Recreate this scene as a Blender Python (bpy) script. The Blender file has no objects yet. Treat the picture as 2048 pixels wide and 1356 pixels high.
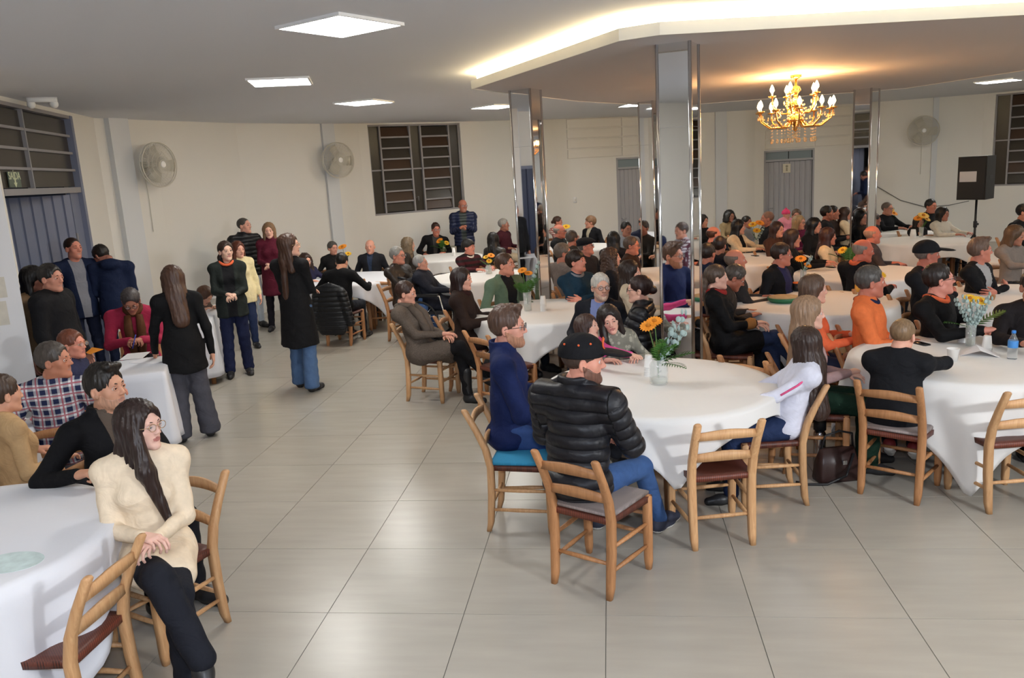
import bpy, math, random
import numpy as np
from mathutils import Matrix, Vector

# ------------------------------------------------------------------ camera, world, light, exposure
SC = bpy.context.scene
COL = SC.collection
CAM = np.array([1.5915, -3.825, 2.2875])
FPX = 1614.0
PITCH, ROLL, YAW = [math.radians(a) for a in (11.78, -3.42, 7.4)]

def cam_axes():
    cy, sy = math.cos(YAW), math.sin(YAW)
    fw = np.array([-sy*math.cos(PITCH), cy*math.cos(PITCH), -math.sin(PITCH)])
    r = np.array([cy, sy, 0.0]); u = np.cross(r, fw)
    c, s = math.cos(ROLL), math.sin(ROLL)
    return c*r+s*u, -s*r+c*u, fw
CR, CU, CF = cam_axes()
cam_data = bpy.data.cameras.new('camera')
cam = bpy.data.objects.new('camera', cam_data); COL.objects.link(cam)
cam.matrix_world = Matrix([[CR[i], CU[i], -CF[i], CAM[i]] for i in range(3)]+[[0, 0, 0, 1]])
cam_data.sensor_width = 36.0
cam_data.lens = 36.0*FPX/2048.0
cam_data.clip_start = 0.05
SC.camera = cam
SC.view_settings.view_transform = 'Standard'
SC.view_settings.look = 'None'
SC.view_settings.gamma = 1.0
SC.view_settings.use_curve_mapping = False
SC.view_settings.exposure = 0.02
wd = bpy.data.worlds.new('night'); SC.world = wd; wd.use_nodes = True
wd.node_tree.nodes['Background'].inputs[0].default_value = (0.02, 0.022, 0.03, 1)
wd.node_tree.nodes['Background'].inputs[1].default_value = 0.3

PANEL_E = 40.0      # emission of the LED ceiling panels
COVE_E = 26.0
BULB_E = 60.0
ASSUMED_FLOOD_W = 200.0     # assumed unseen lamp on a tripod by the stage
ASSUMED_FLASH_W = 62.0      # assumed flash at the camera, unseen
CHAND_W = 260.0

def ray(x, y): return CR*(x-1024)/FPX-CU*(y-678)/FPX+CF
def at(x, y, z):
    d = ray(x, y); return CAM+d*((z-CAM[2])/d[2])
def pix(p):
    d = np.array(p, float)-CAM
    return 1024+FPX*(d@CR)/(d@CF), 678-FPX*(d@CU)/(d@CF)

# ------------------------------------------------------------------ mesh helpers
class Buf:
    def __init__(self): self.V = []; self.F = []; self.M = []; self.n = 0
    def add(self, vf, m=0, mat=None):
        V, F = vf
        V = np.asarray(V, float)
        if mat is not None: V = V@np.array(mat)[:3, :3].T+np.array(mat)[:3, 3]
        self.V.append(V)
        if not isinstance(F, (list, tuple)): F = [F]
        for f in F:
            f = np.asarray(f, int)
            if len(f) == 0: continue
            self.F.append(f+self.n)
            self.M.append(m if isinstance(m, np.ndarray) else np.full(len(f), m))
        self.n += len(V)
        return self
    def mesh(self, name, mats, smooth=True, attr=None):
        V = np.concatenate(self.V); me = bpy.data.meshes.new(name)
        me.vertices.add(len(V)); me.vertices.foreach_set('co', V.astype(np.float32).ravel())
        li = np.concatenate([f.ravel() for f in self.F])
        tot = np.concatenate([np.full(len(f), f.shape[1]) for f in self.F])
        me.loops.add(len(li)); me.loops.foreach_set('vertex_index', li.astype(np.int32))
        me.polygons.add(len(tot))
        st = np.concatenate([[0], np.cumsum(tot)[:-1]])
        me.polygons.foreach_set('loop_start', st.astype(np.int32))
        me.polygons.foreach_set('loop_total', tot.astype(np.int32))
        me.polygons.foreach_set('material_index', np.concatenate(self.M).astype(np.int32))
        me.polygons.foreach_set('use_smooth', np.full(len(tot), bool(smooth)))
        for m in (mats if isinstance(mats, (list, tuple)) else [mats]): me.materials.append(m)
        if attr is not None:
            a = me.attributes.new('tl', 'FLOAT_VECTOR', 'POINT')
            a.data.foreach_set('vector', attr.astype(np.float32).ravel())
        me.update(calc_edges=True); me.validate()
        return me

def link(name, me, parent=None, mw=None):
    o = bpy.data.objects.new(name, me); COL.objects.link(o)
    if parent is not None: o.parent = parent
    if mw is not None: o.matrix_local = Matrix([list(map(float, r)) for r in mw])
    return o
def obj(name, buf, mats, parent=None, smooth=True, mw=None, attr=None):
    return link(name, buf.mesh(name, mats, smooth, attr), parent, mw)
def empty(name, loc=(0, 0, 0), rz=0.0):
    o = bpy.data.objects.new(name, None); COL.objects.link(o)
    o.location = loc; o.rotation_euler = (0, 0, rz); o.empty_display_size = 0.1
    return o
def tag(o, label, cat, group=None):
    o['label'] = label; o['category'] = cat
    if group: o['group'] = group
    return o
def struct(o, label=None):
    o['kind'] = 'structure'
    if label: o['label'] = label
    return o
def copy_tree(o, parent=None):
    c = o.copy(); COL.objects.link(c); c.parent = parent
    for ch in list(o.children): copy_tree(ch, c)
    return c

QB = np.array([[0, 3, 2, 1], [4, 5, 6, 7], [0, 1, 5, 4], [1, 2, 6, 5], [2, 3, 7, 6], [3, 0, 4, 7]])
def box(c, s, R=None):
    x, y, z = [v/2 for v in s]
    V = np.array([[-x, -y, -z], [x, -y, -z], [x, y, -z], [-x, y, -z], [-x, -y, z], [x, -y, z], [x, y, z], [-x, y, z]])
    if R is not None: V = V@np.array(R).T
    return V+np.array(c), QB
def bbox(a, b): a = np.array(a, float); b = np.array(b, float); return box((a+b)/2, b-a)
def nrm(v): v = np.asarray(v, float); return v/(np.linalg.norm(v)+1e-12)
def loft(rings, cap=True):
    rings = [np.asarray(r, float) for r in rings]; n = len(rings[0]); m = len(rings)
    V = np.concatenate(rings); i = np.arange(n); j = (i+1) % n
    F = np.concatenate([np.stack([k*n+i, k*n+j, (k+1)*n+j, (k+1)*n+i], 1) for k in range(m-1)])
    if not cap: return V, [F]
    V = np.concatenate([V, [rings[0].mean(0)], [rings[-1].mean(0)]])
    T = np.concatenate([np.stack([j, i, np.full(n, m*n)], 1), np.stack([(m-1)*n+i, (m-1)*n+j, np.full(n, m*n+1)], 1)])
    return V, [F, T]
def tube(pts, r, n=8, cap=True):
    P = [np.asarray(p, float) for p in pts]; m = len(P)
    rr = r if hasattr(r, '__len__') else [r]*m
    T = [nrm(P[min(i+1, m-1)]-P[max(i-1, 0)]) for i in range(m)]
    a = np.array([0, 0, 1.0]) if abs(T[0][2]) < .9 else np.array([1.0, 0, 0])
    u = nrm(np.cross(T[0], a)); ang = np.arange(n)*2*math.pi/n; rings = []
    for i in range(m):
        u = nrm(u-T[i]*(u@T[i])); v = np.cross(T[i], u)
        rings.append(P[i]+rr[i]*(np.cos(ang)[:, None]*u+np.sin(ang)[:, None]*v))
    return loft(rings, cap)
def lathe(prof, n=24, c=(0, 0, 0)):
    a = np.arange(n)*2*math.pi/n
    return loft([np.stack([r*np.cos(a)+c[0], r*np.sin(a)+c[1], np.full(n, z+c[2])], 1) for r, z in prof])
def rsq(c, w, d, b=.006, ux=(1, 0, 0), uy=(0, 1, 0)):
    x, y = w/2, d/2
    p = [(-x+b, -y), (x-b, -y), (x, -y+b), (x, y-b), (x-b, y), (-x+b, y), (-x, y-b), (-x, -y+b)]
    return np.array([np.array(c, float)+a*np.array(ux, float)+q*np.array(uy, float) for a, q in p])
def ball(c, r, n=10, m=7, sc=(1, 1, 1)):
    V = []; 
    for i in range(1, m):
        t = math.pi*i/m
        for k in range(n):
            p = 2*math.pi*k/n; V.append((math.sin(t)*math.cos(p), math.sin(t)*math.sin(p), -math.cos(t)))
    V += [(0, 0, -1), (0, 0, 1)]
    i = np.arange(n); j = (i+1) % n
    F = np.concatenate([np.stack([k*n+i, k*n+j, (k+1)*n+j, (k+1)*n+i], 1) for k in range(m-2)])
    T = np.concatenate([np.stack([j, i, np.full(n, (m-1)*n)], 1), np.stack([(m-2)*n+i, (m-2)*n+j, np.full(n, (m-1)*n+1)], 1)])
    return np.array(V)*r*np.array(sc)+np.array(c), [F, T]
def rotz(a): c, s = math.cos(a), math.sin(a); return np.array([[c, -s, 0], [s, c, 0], [0, 0, 1.0]])
def mat4(R=None, t=(0, 0, 0)):
    M = np.eye(4)
    if R is not None: M[:3, :3] = R
    M[:3, 3] = t; return M

# ------------------------------------------------------------------ materials
def lin(c): c /= 255.0; return c/12.92 if c <= .04045 else ((c+.055)/1.055)**2.4
def hexc(h, g=1.0):
    h = h.lstrip('#'); c = [lin(int(h[i:i+2], 16)) for i in (0, 2, 4)]
    if g != 1.0:
        g = min(g, .78/max(c+[.01])); l = .3*c[0]+.59*c[1]+.11*c[2]; c = [(v*.86+l*.14)*g for v in c]
    return tuple(min(.92, v) for v in c)+(1.0,)
MATS = {}
def nodes(m):
    m.use_nodes = True; nt = m.node_tree; return nt, nt.nodes, nt.links, nt.nodes['Principled BSDF']
def pm(name, col, rough=.5, metal=0.0, bump=0.0, bscale=40.0, vary=0.0, vscale=6.0, emit=None, es=0.0, trans=0.0, ior=1.45, spec=.5, coat=0.0, alpha=1.0):
    if name in MATS: return MATS[name]
    m = bpy.data.materials.new(name); MATS[name] = m
    nt, N, L, b = nodes(m)
    c = hexc(col) if isinstance(col, str) else tuple(col)+(1.0,)*(4-len(col))
    b.inputs['Base Color'].default_value = c
    b.inputs['Roughness'].default_value = rough; b.inputs['Metallic'].default_value = metal
    b.inputs['IOR'].default_value = ior; b.inputs['Transmission Weight'].default_value = trans
    b.inputs['Specular IOR Level'].default_value = spec; b.inputs['Coat Weight'].default_value = coat
    if alpha < 1: b.inputs['Alpha'].default_value = alpha
    if emit is not None:
        b.inputs['Emission Color'].default_value = hexc(emit) if isinstance(emit, str) else tuple(emit)+(1.0,)
        b.inputs['Emission Strength'].default_value = es
    tc = None
    if bump or vary: tc = N.new('ShaderNodeTexCoord')
    if bump:
        t = N.new('ShaderNodeTexNoise'); t.inputs['Scale'].default_value = bscale; t.inputs['Detail'].default_value = 3
        L.new(tc.outputs['Object'], t.inputs['Vector'])
        bp = N.new('ShaderNodeBump'); bp.inputs['Strength'].default_value = bump; bp.inputs['Distance'].default_value = .01
        L.new(t.outputs['Fac'], bp.inputs['Height']); L.new(bp.outputs['Normal'], b.inputs['Normal'])
    if vary:
        t = N.new('ShaderNodeTexNoise'); t.inputs['Scale'].default_value = vscale; t.inputs['Detail'].default_value = 4
        L.new(tc.outputs['Object'], t.inputs['Vector'])
        mr = N.new('ShaderNodeMapRange'); mr.inputs['To Min'].default_value = 1-vary; mr.inputs['To Max'].default_value = 1+vary
        L.new(t.outputs['Fac'], mr.inputs['Value'])
        mx = N.new('ShaderNodeVectorMath'); mx.operation = 'SCALE'; mx.inputs[0].default_value = c[:3]
        L.new(mr.outputs[0], mx.inputs['Scale']); L.new(mx.outputs[0], b.inputs['Base Color'])
    return m
def wood(name, c1, c2, scale=(14, 14, 1.6), rough=.5):
    if name in MATS: return MATS[name]
    m = bpy.data.materials.new(name); MATS[name] = m
    nt, N, L, b = nodes(m)
    tc = N.new('ShaderNodeTexCoord'); mp = N.new('ShaderNodeMapping'); mp.inputs['Scale'].default_value = scale
    inf = N.new('ShaderNodeObjectInfo'); ad = N.new('ShaderNodeVectorMath'); ad.operation = 'ADD'
    L.new(tc.outputs['Object'], ad.inputs[0]); L.new(inf.outputs['Random'], ad.inputs[1]); L.new(ad.outputs[0], mp.inputs['Vector'])
    t = N.new('ShaderNodeTexNoise'); t.inputs['Scale'].default_value = 4; t.inputs['Detail'].default_value = 6; t.inputs['Distortion'].default_value = 1.2
    L.new(mp.outputs[0], t.inputs['Vector'])
    cr = N.new('ShaderNodeValToRGB'); cr.color_ramp.elements[0].position = .3; cr.color_ramp.elements[1].position = .7
    cr.color_ramp.elements[0].color = hexc(c1); cr.color_ramp.elements[1].color = hexc(c2)
    L.new(t.outputs['Fac'], cr.inputs[0])
    mul = N.new('ShaderNodeVectorMath'); mul.operation = 'SCALE'
    mr = N.new('ShaderNodeMapRange'); mr.inputs['To Min'].default_value = .82; mr.inputs['To Max'].default_value = 1.1
    L.new(inf.outputs['Random'], mr.inputs['Value']); L.new(cr.outputs[0], mul.inputs[0]); L.new(mr.outputs[0], mul.inputs['Scale'])
    L.new(mul.outputs[0], b.inputs['Base Color']); b.inputs['Roughness'].default_value = rough
    bp = N.new('ShaderNodeBump'); bp.inputs['Strength'].default_value = .15; bp.inputs['Distance'].default_value = .004
    L.new(t.outputs['Fac'], bp.inputs['Height']); L.new(bp.outputs['Normal'], b.inputs['Normal'])
    return m
# ------------------------------------------------------------------ the room
ZUP, ZDROP = 3.37, 3.20
M_WALL = pm('wall_paint', (.70, .685, .645), .75, bump=.08, bscale=60, vary=.03, vscale=1.2)
M_PIL = pm('pilaster_paint', (.62, .64, .66), .7, bump=.05, bscale=60)
M_CEIL = pm('ceiling_paint', (.70, .71, .74), .8, vary=.02, vscale=.6)
M_DROP = pm('dropped_ceiling_paint', (.55, .52, .51), .8)
M_TRIMW = pm('soffit_white', (.75, .73, .66), .6)
M_STEEL = pm('window_steel', (.27, .26, .27), .55, vary=.06)
M_STEELB = pm('door_steel', (.17, .19, .27), .5, vary=.06)
M_GREYDOOR = pm('grey_door_paint', (.36, .36, .38), .38, vary=.03)
M_DARKPANE = pm('night_pane', (.045, .038, .030), .25, vary=.25, vscale=2.0, spec=.35)
M_BROWNPANE = pm('brown_night_pane', (.060, .035, .022), .3, vary=.3, vscale=1.5, spec=.3)
M_NIGHT = pm('night_beyond', (.01, .01, .012), .9)
M_GROUT = pm('grout', (.16, .15, .13), .9)

def tile_mat():
    m = bpy.data.materials.new('porcelain_tile'); nt, N, L, b = nodes(m)
    tc = N.new('ShaderNodeTexCoord'); inf = N.new('ShaderNodeObjectInfo')
    ad = N.new('ShaderNodeVectorMath'); ad.operation = 'ADD'
    sc = N.new('ShaderNodeVectorMath'); sc.operation = 'SCALE'; sc.inputs['Scale'].default_value = 37.0
    L.new(inf.outputs['Random'], sc.inputs[0]); L.new(tc.outputs['Object'], ad.inputs[0]); L.new(sc.outputs[0], ad.inputs[1])
    mp = N.new('ShaderNodeMapping'); mp.inputs['Scale'].default_value = (1, 6, 1); L.new(ad.outputs[0], mp.inputs['Vector'])
    t = N.new('ShaderNodeTexNoise'); t.inputs['Scale'].default_value = 2.2; t.inputs['Detail'].default_value = 5; L.new(mp.outputs[0], t.inputs['Vector'])
    cr = N.new('ShaderNodeValToRGB')
    cr.color_ramp.elements[0].position = .25; cr.color_ramp.elements[1].position = .8
    cr.color_ramp.elements[0].color = (.375, .345, .30, 1); cr.color_ramp.elements[1].color = (.425, .393, .342, 1)
    L.new(t.outputs['Fac'], cr.inputs[0]); L.new(cr.outputs[0], b.inputs['Base Color'])
    b.inputs['Roughness'].default_value = .26; b.inputs['Specular IOR Level'].default_value = .45
    return m
M_TILE = tile_mat()
TS = .75
# floor: grout bed, then each tile a piece of its own; those far off are one part
X0, X1, Y0, Y1 = -10, 14, -6, 22
floor = struct(obj('floor', Buf().add(bbox((X0*TS, Y0*TS, -.2), (X1*TS, Y1*TS, -.0035))), M_GROUT, smooth=False), 'pale greige porcelain tile floor with thin dark joints')
g = .0022
tile_me = Buf().add(bbox((-TS/2+g, -TS/2+g, -.012), (TS/2-g, TS/2-g, 0))).mesh('tile', M_TILE, False)
cells = []
for i in range(X0, X1):
    for j in range(Y0, Y1):
        c = ((i+.5)*TS, (j+.5)*TS, 0)
        if (np.array(c)-CAM)@CF < .3: vis = 0
        else:
            x, y = pix(c); vis = 1 if (-150 < x < 2200 and 500 < y < 1500) else 0
        cells.append((0 if vis else 1, np.linalg.norm(np.array(c)-CAM), c))
cells.sort()
rest = Buf()
for k, (v, dd, c) in enumerate(cells):
    if v == 0 and k < 190:
        o = link('tile', tile_me, floor); o.location = c
    else: rest.add(bbox((c[0]-TS/2+g, c[1]-TS/2+g, -.012), (c[0]+TS/2-g, c[1]+TS/2-g, 0)))
ro = obj('tile_field', rest, M_TILE, floor, False); ro['kind'] = 'stuff'

# walls: the hall is round; its wall is a polygon of short straight lengths
def wv(px, py, k=1.03):
    p = at(px, py, ZUP); q = CAM+(p-CAM)*k; return np.array([q[0], q[1]])
WP = {'a': np.array([-3.2, -6.5]), 'b': np.array([-3.9, .2]), 'c': wv(-40, 171, 1.05), 'd': wv(185, 228, 1.05), 'e': wv(300, 236), 'f': wv(470, 242.5), 'g': wv(640, 244),
      'h': wv(715, 243.5), 'i': wv(960, 239), 'j': wv(1110, 235.5), 'k': wv(1310, 228), 'l': wv(1510, 217), 'm': wv(1730, 203), 'n': wv(1900, 190), 'o': wv(1970, 184.5), 'p': wv(2250, 158),
      'q': np.array([12.9, 8.0]), 'r': np.array([12.6, -6.5])}
CEN = np.array([3.8, 6.0])
class Seg:
    def __init__(s, a, b):
        s.p0, s.p1 = WP[a], WP[b]; d = s.p1-s.p0; s.len = float(np.linalg.norm(d)); s.t = np.array([*(d/s.len), 0])
        n = np.array([-s.t[1], s.t[0], 0]); s.n = n if (CEN-s.p0)@n[:2] > 0 else -n       # into the room
        s.o = np.array([*s.p0, 0.0])
        s.R = np.stack([s.t, s.n, [0, 0, 1]], 1)           # columns: along, into room, up
    def loc(s, px, py):          # along, height of the point of this wall seen at a pixel
        d = ray(px, py); k = ((s.o-CAM)@s.n)/(d@s.n); p = CAM+d*k-s.o; return float(p@s.t), float(p[2])
    def M(s, x=0, y=0, z=0): return mat4(s.R, s.o+s.R@np.array([x, y, z]))
def wall(name, a, b, holes=(), th=.22, zt=ZUP+.05, ext=.0):
    s = Seg(a, b); xs = sorted({-ext, s.len+ext, *[v for h in holes for v in h[:2]]}); zs = sorted({-.1, zt, *[v for h in holes for v in h[2:]]})
    B = Buf()
    for i in range(len(xs)-1):
        for j in range(len(zs)-1):
            cx, cz = (xs[i]+xs[i+1])/2, (zs[j]+zs[j+1])/2
            if any(h[0] < cx < h[1] and h[2] < cz < h[3] for h in holes): continue
            B.add(bbox((xs[i], -th, zs[j]), (xs[i+1], 0, zs[j+1])))
    o = struct(obj(name, B, M_WALL, None, False, s.M())); return s, o
wall('wall_behind_left', 'a', 'b'); wall('wall_left', 'b', 'c')
# left length with the entrance
sd = Seg('c', 'd')
dx0 = .10; dx1, _ = sd.loc(152, 300); _, dz1 = sd.loc(120, 226); _, zt = sd.loc(110, 384); dz1 = min(dz1, ZUP-.05)
wall('wall_left_entrance', 'c', 'd', [(dx0, dx1, -.1, dz1)])
wall('wall_left_fan', 'd', 'e'); wall('wall_left_curve', 'e', 'f'); wall('wall_left_far', 'f', 'g'); wall('wall_back_pilaster', 'g', 'h')
sw = Seg('h', 'i')
wx0, wz0 = sw.loc(751, 432); wxb, wz1 = sw.loc(735, 246); wx1, _ = sw.loc(925, 330); wz1 = min(wz1, ZUP-.03)
wall('wall_back_window', 'h', 'i', [(wx0, wx1, wz0, wz1)])
wall('wall_back_left', 'i', 'j')
sk = Seg('j', 'k'); ddx0, ddz = sk.loc(1232, 316); ddx1, _ = sk.loc(1312, 330); ddx1 = min(ddx1, sk.len-.02)
wall('wall_back_door', 'j', 'k', [(ddx0, ddx0+.95 if ddx0+.95 < sk.len else ddx1, -.1, ddz)])
ddx1 = ddx0+.95 if ddx0+.95 < sk.len else ddx1
wall('wall_back_middle', 'k', 'l')
sm = Seg('l', 'm'); ex0, ez = sm.loc(1528, 302); ex1, _ = sm.loc(1629, 302)
wall('wall_back_far_door', 'l', 'm', [(ex0, ex1, -.1, ez)])
sn = Seg('m', 'n'); wall('wall_back_right', 'm', 'n')
so_ = Seg('n', 'o'); wall('wall_right_speaker', 'n', 'o')
sp = Seg('o', 'p'); rx0, rz1 = sp.loc(1992, 188); rx0 = max(rx0, .05); _, rz0 = sp.loc(2000, 372); rz1 = min(rz1, ZUP-.04)
wall('wall_right_window', 'o', 'p', [(rx0, rx0+2.6, rz0, rz1)])
wall('wall_right', 'p', 'q'); wall('wall_right_near', 'q', 'r'); 
s_, o_ = wall('wall_behind', 'r', 'a')

# night beyond the openings
for s, x0, x1 in ((sd, dx0, dx1), (sw, wx0, wx1), (sk, ddx0, ddx1), (sm, ex0, ex1), (sp, rx0, rx0+2.6)):
    struct(obj('wall_outside', Buf().add(bbox((x0-.6, -1.75, -.1), (x1+.6, -1.7, 3.5))), M_NIGHT, None, False, s.M()), 'dark night outside the opening')

# pilasters
def pilaster(s, x, w, d, name):
    struct(obj(name, Buf().add(bbox((x-w/2, -.02, 0), (x+w/2, d, ZUP))), M_PIL, None, False, s.M()), 'pale grey painted pilaster on the wall')
px, _ = Seg('d', 'e').loc(236, 300); pilaster(Seg('d', 'e'), px, .34, .10, 'trim_1')
px, _ = Seg('g', 'h').loc(650, 400); pilaster(Seg('g', 'h'), max(.12, px-.05), .26, .07, 'trim_2')
px, _ = Seg('j', 'k').loc(1120, 330)
pilaster(Seg('i', 'j'), Seg('i', 'j').len-.55, .3, .06, 'trim_3')
pilaster(Seg('k', 'l'), .7, .28, .06, 'trim_4'); pilaster(Seg('k', 'l'), 1.6, .28, .06, 'trim_5')
px, _ = sn.loc(1868, 300); pilaster(sn, min(px, sn.len-.2), .12, .05, 'trim_6')
# near pier at the left edge, with notices
pe = at(100, 905, 0); 
pa = nrm(pe[:2]-CAM[:2]); pn = np.array([pa[1], -pa[0]])      # right-hand side of the view line
PR = np.stack([[*(-pn), 0], [*(-pa), 0], [0, 0, 1]], 1)
PM = mat4(PR, [pe[0], pe[1], 0])
pier = struct(obj('wall_pier', Buf().add(bbox((0, -.3, 0), (1.6, 0, ZUP))), pm('pier_paint', (.72, .72, .74), .7, bump=.05, bscale=70), None, False, PM), 'white painted wall end at the left edge')

# ceiling
hexpts = lambda pts, z0, z1: loft([np.array([[*p, z0] for p in pts]), np.array([[*p, z1] for p in pts])])
cl = [(-9, -7), (15, -7), (15, 18), (-9, 18)]
struct(obj('ceiling', Buf().add(hexpts(cl, ZUP, ZUP+.2)), M_CEIL, None, False), 'plain grey-white upper ceiling')
# dropped hexagon with the light cove
c0 = np.array([3.84, 6.56])
HX = []
for i, a in enumerate((192.5, 244, 304, 4, 64, 124)):
    R0 = 4.12 if i != 1 else 4.45
    v = c0+R0*np.array([math.cos(math.radians(a)), math.sin(math.radians(a))]); HX.append(v)
V0, V1, V2 = at(945, 177, ZDROP)[:2], at(1240, 80, ZDROP)[:2], at(1320, 68, ZDROP)[:2]
V3 = V2+nrm(at(2048, 28, ZDROP)[:2]-V2)*4.3
HEX = [V0, V1, V2, V3, np.array([7.95, 6.3]), np.array([6.3, 10.2]), np.array([2.6, 10.6]), np.array([1.2, 8.2])]
HEX = [np.array(v) for v in HEX]
def inset(P, d):
    out = []; n = len(P)
    for i in range(n):
        a, b, c = P[i-1], P[i], P[(i+1) % n]
        e1, e2 = nrm(b-a), nrm(c-b); n1, n2 = np.array([-e1[1], e1[0]]), np.array([-e2[1], e2[0]])
        bis = nrm(n1+n2); out.append(b+bis*d/max(.3, bis@n1))
    return out
dc = struct(obj('ceiling_dropped', Buf().add(hexpts(HEX, ZDROP, ZDROP+.075)), M_DROP, None, False), 'lower polygonal ceiling panel around the chandelier')
B = Buf(); A, Bn = HEX, inset(HEX, .035)
for i in range(len(HEX)):
    j = (i+1) % len(HEX); o_i, o_j = HEX[i], HEX[j]; q_i, q_j = inset(HEX, -.012)[i], inset(HEX, -.012)[j]
    ring = lambda z: np.array([[*o_i, z], [*q_i, z], [*q_j, z], [*o_j, z]])
    obj('fascia_board', Buf().add(loft([ring(ZDROP-.008)[::-1], ring(ZDROP+.083)[::-1]])), M_TRIMW, dc, False)
M_COVE = pm('cove_led', (.9, .8, .6), .5, emit=(1.0, .80, .47), es=COVE_E)
for i in range(len(HEX)):
    j = (i+1) % len(HEX); q = inset(HEX, .05); w = inset(HEX, .08)
    r = lambda z: np.array([[*w[i], z], [*q[i], z], [*q[j], z], [*w[j], z]])
    obj('light_strip', Buf().add(loft([r(ZDROP+.075)[::-1], r(ZUP)[::-1]])), M_COVE, dc, False)

# LED ceiling panels
M_PAN = pm('led_panel', (.9, .9, .9), .5, emit=(1.0, .98, .93), es=PANEL_E)
M_FRM = pm('panel_frame', (.8, .8, .8), .5)
def panel(x, y, rz, lab, sz=.6):
    e = tag(empty('ceiling_light', (x, y, ZUP), rz), lab, 'ceiling light', 'square LED panels in the ceiling')
    h = sz/2; B = Buf()
    for a, b in (((-h-.02, -h-.02, -.022), (h+.02, -h, 0)), ((-h-.02, h, -.022), (h+.02, h+.02, 0)), ((-h-.02, -h, -.022), (-h, h, 0)), ((h, -h, -.022), (h+.02, h, 0))): B.add(bbox(a, b))
    obj('frame', B, M_FRM, e, False)
    obj('diffuser', Buf().add(bbox((-h, -h, -.018), (h, h, -.004))), M_PAN, e, False)
for k, (x, y, lab) in enumerate([(681, 54, 'largest lit square LED panel, nearest in the left ceiling'), (561, 165, 'lit square LED panel above the left wall fan'), (728, 206, 'lit square LED panel in front of the barred window'),
        (992, 214, 'lit square LED panel just left of the left mirrored column'), (1277, 210, 'lit square LED panel partly behind the middle mirrored column'), (1997, 163, 'lit square LED panel above the loudspeaker')]):
    p = at(x, y, ZUP-.018); ang = math.atan2(p[1]-c0[1], p[0]-c0[0]); panel(p[0], p[1], ang+(.25 if k == 0 else 0), lab)
for k, (x, y) in enumerate([(-.9, -3.2), (1.6, -3.6), (6.5, -1.0), (9.6, 1.6), (10.6, 6.5), (11.2, 10.2), (8.6, 4.4)]):  # panels out of view, added to give the hall more light
    panel(x, y, .3*k, ['added unseen LED fill panel behind the stage front, left', 'added unseen LED fill panel above the stage front', 'added unseen LED fill panel at the near right', 'added unseen LED fill panel by the right wall, near', 'added unseen LED fill panel by the right wall, middle', 'added unseen LED fill panel by the right wall, far', 'added unseen LED fill panel right of the lower ceiling', 'added unseen LED fill panel over the entrance side'][k])

# mirrored columns
M_MIR = pm('mirror', (.80, .81, .82), .02, 1.0)
M_CHR = pm('chrome_edge', (.75, .76, .78), .12, 1.0)
M_CORE = pm('column_core', (.5, .5, .5), .7)
def column(x, y, rz, lab, w=.28):
    e = tag(empty('mirrored_column', (x, y, 0), rz), lab, 'column', 'mirrored columns under the lower ceiling')
    h = w/2; obj('core', Buf().add(bbox((-h+.012, -h+.012, 0), (h-.012, h-.012, ZDROP))), M_CORE, e, False)
    for k in range(4):
        R = rotz(k*math.pi/2)
        for z0, z1 in ((0, .86), (.862, 2.55), (2.552, ZDROP)):
            V, F = bbox((-h+.018, -h+.004, z0), (h-.018, -h+.012, z1)); obj('mirror_panel', Buf().add((V@R.T, F)), M_MIR, e, False)
        V, F = loft([rsq((h-.007, -h+.007, z), .028, .028, .009) for z in (0, ZDROP)]); obj('edge_trim', Buf().add((V@R.T, F)), M_CHR, e, True)
def colfrom(x, y, rz, px, lab):
    column(x, y, math.radians(rz), lab)
colfrom(.645, 6.0, -23, 0, 'mirrored square column nearest the barred window, reflecting a dark doorway')
colfrom(2.17, 3.13, -20, 0, 'mirrored square column in the middle, tallest and nearest to the camera')
colfrom(5.60, 9.78, -42, 0, 'mirrored square column right of the chandelier')
colfrom(2.26, 9.25, -40, 0, 'mirrored square column half hidden behind the middle column')
colfrom(6.7, 3.5, 20, 0, 'mirrored square column outside the right edge')

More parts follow.
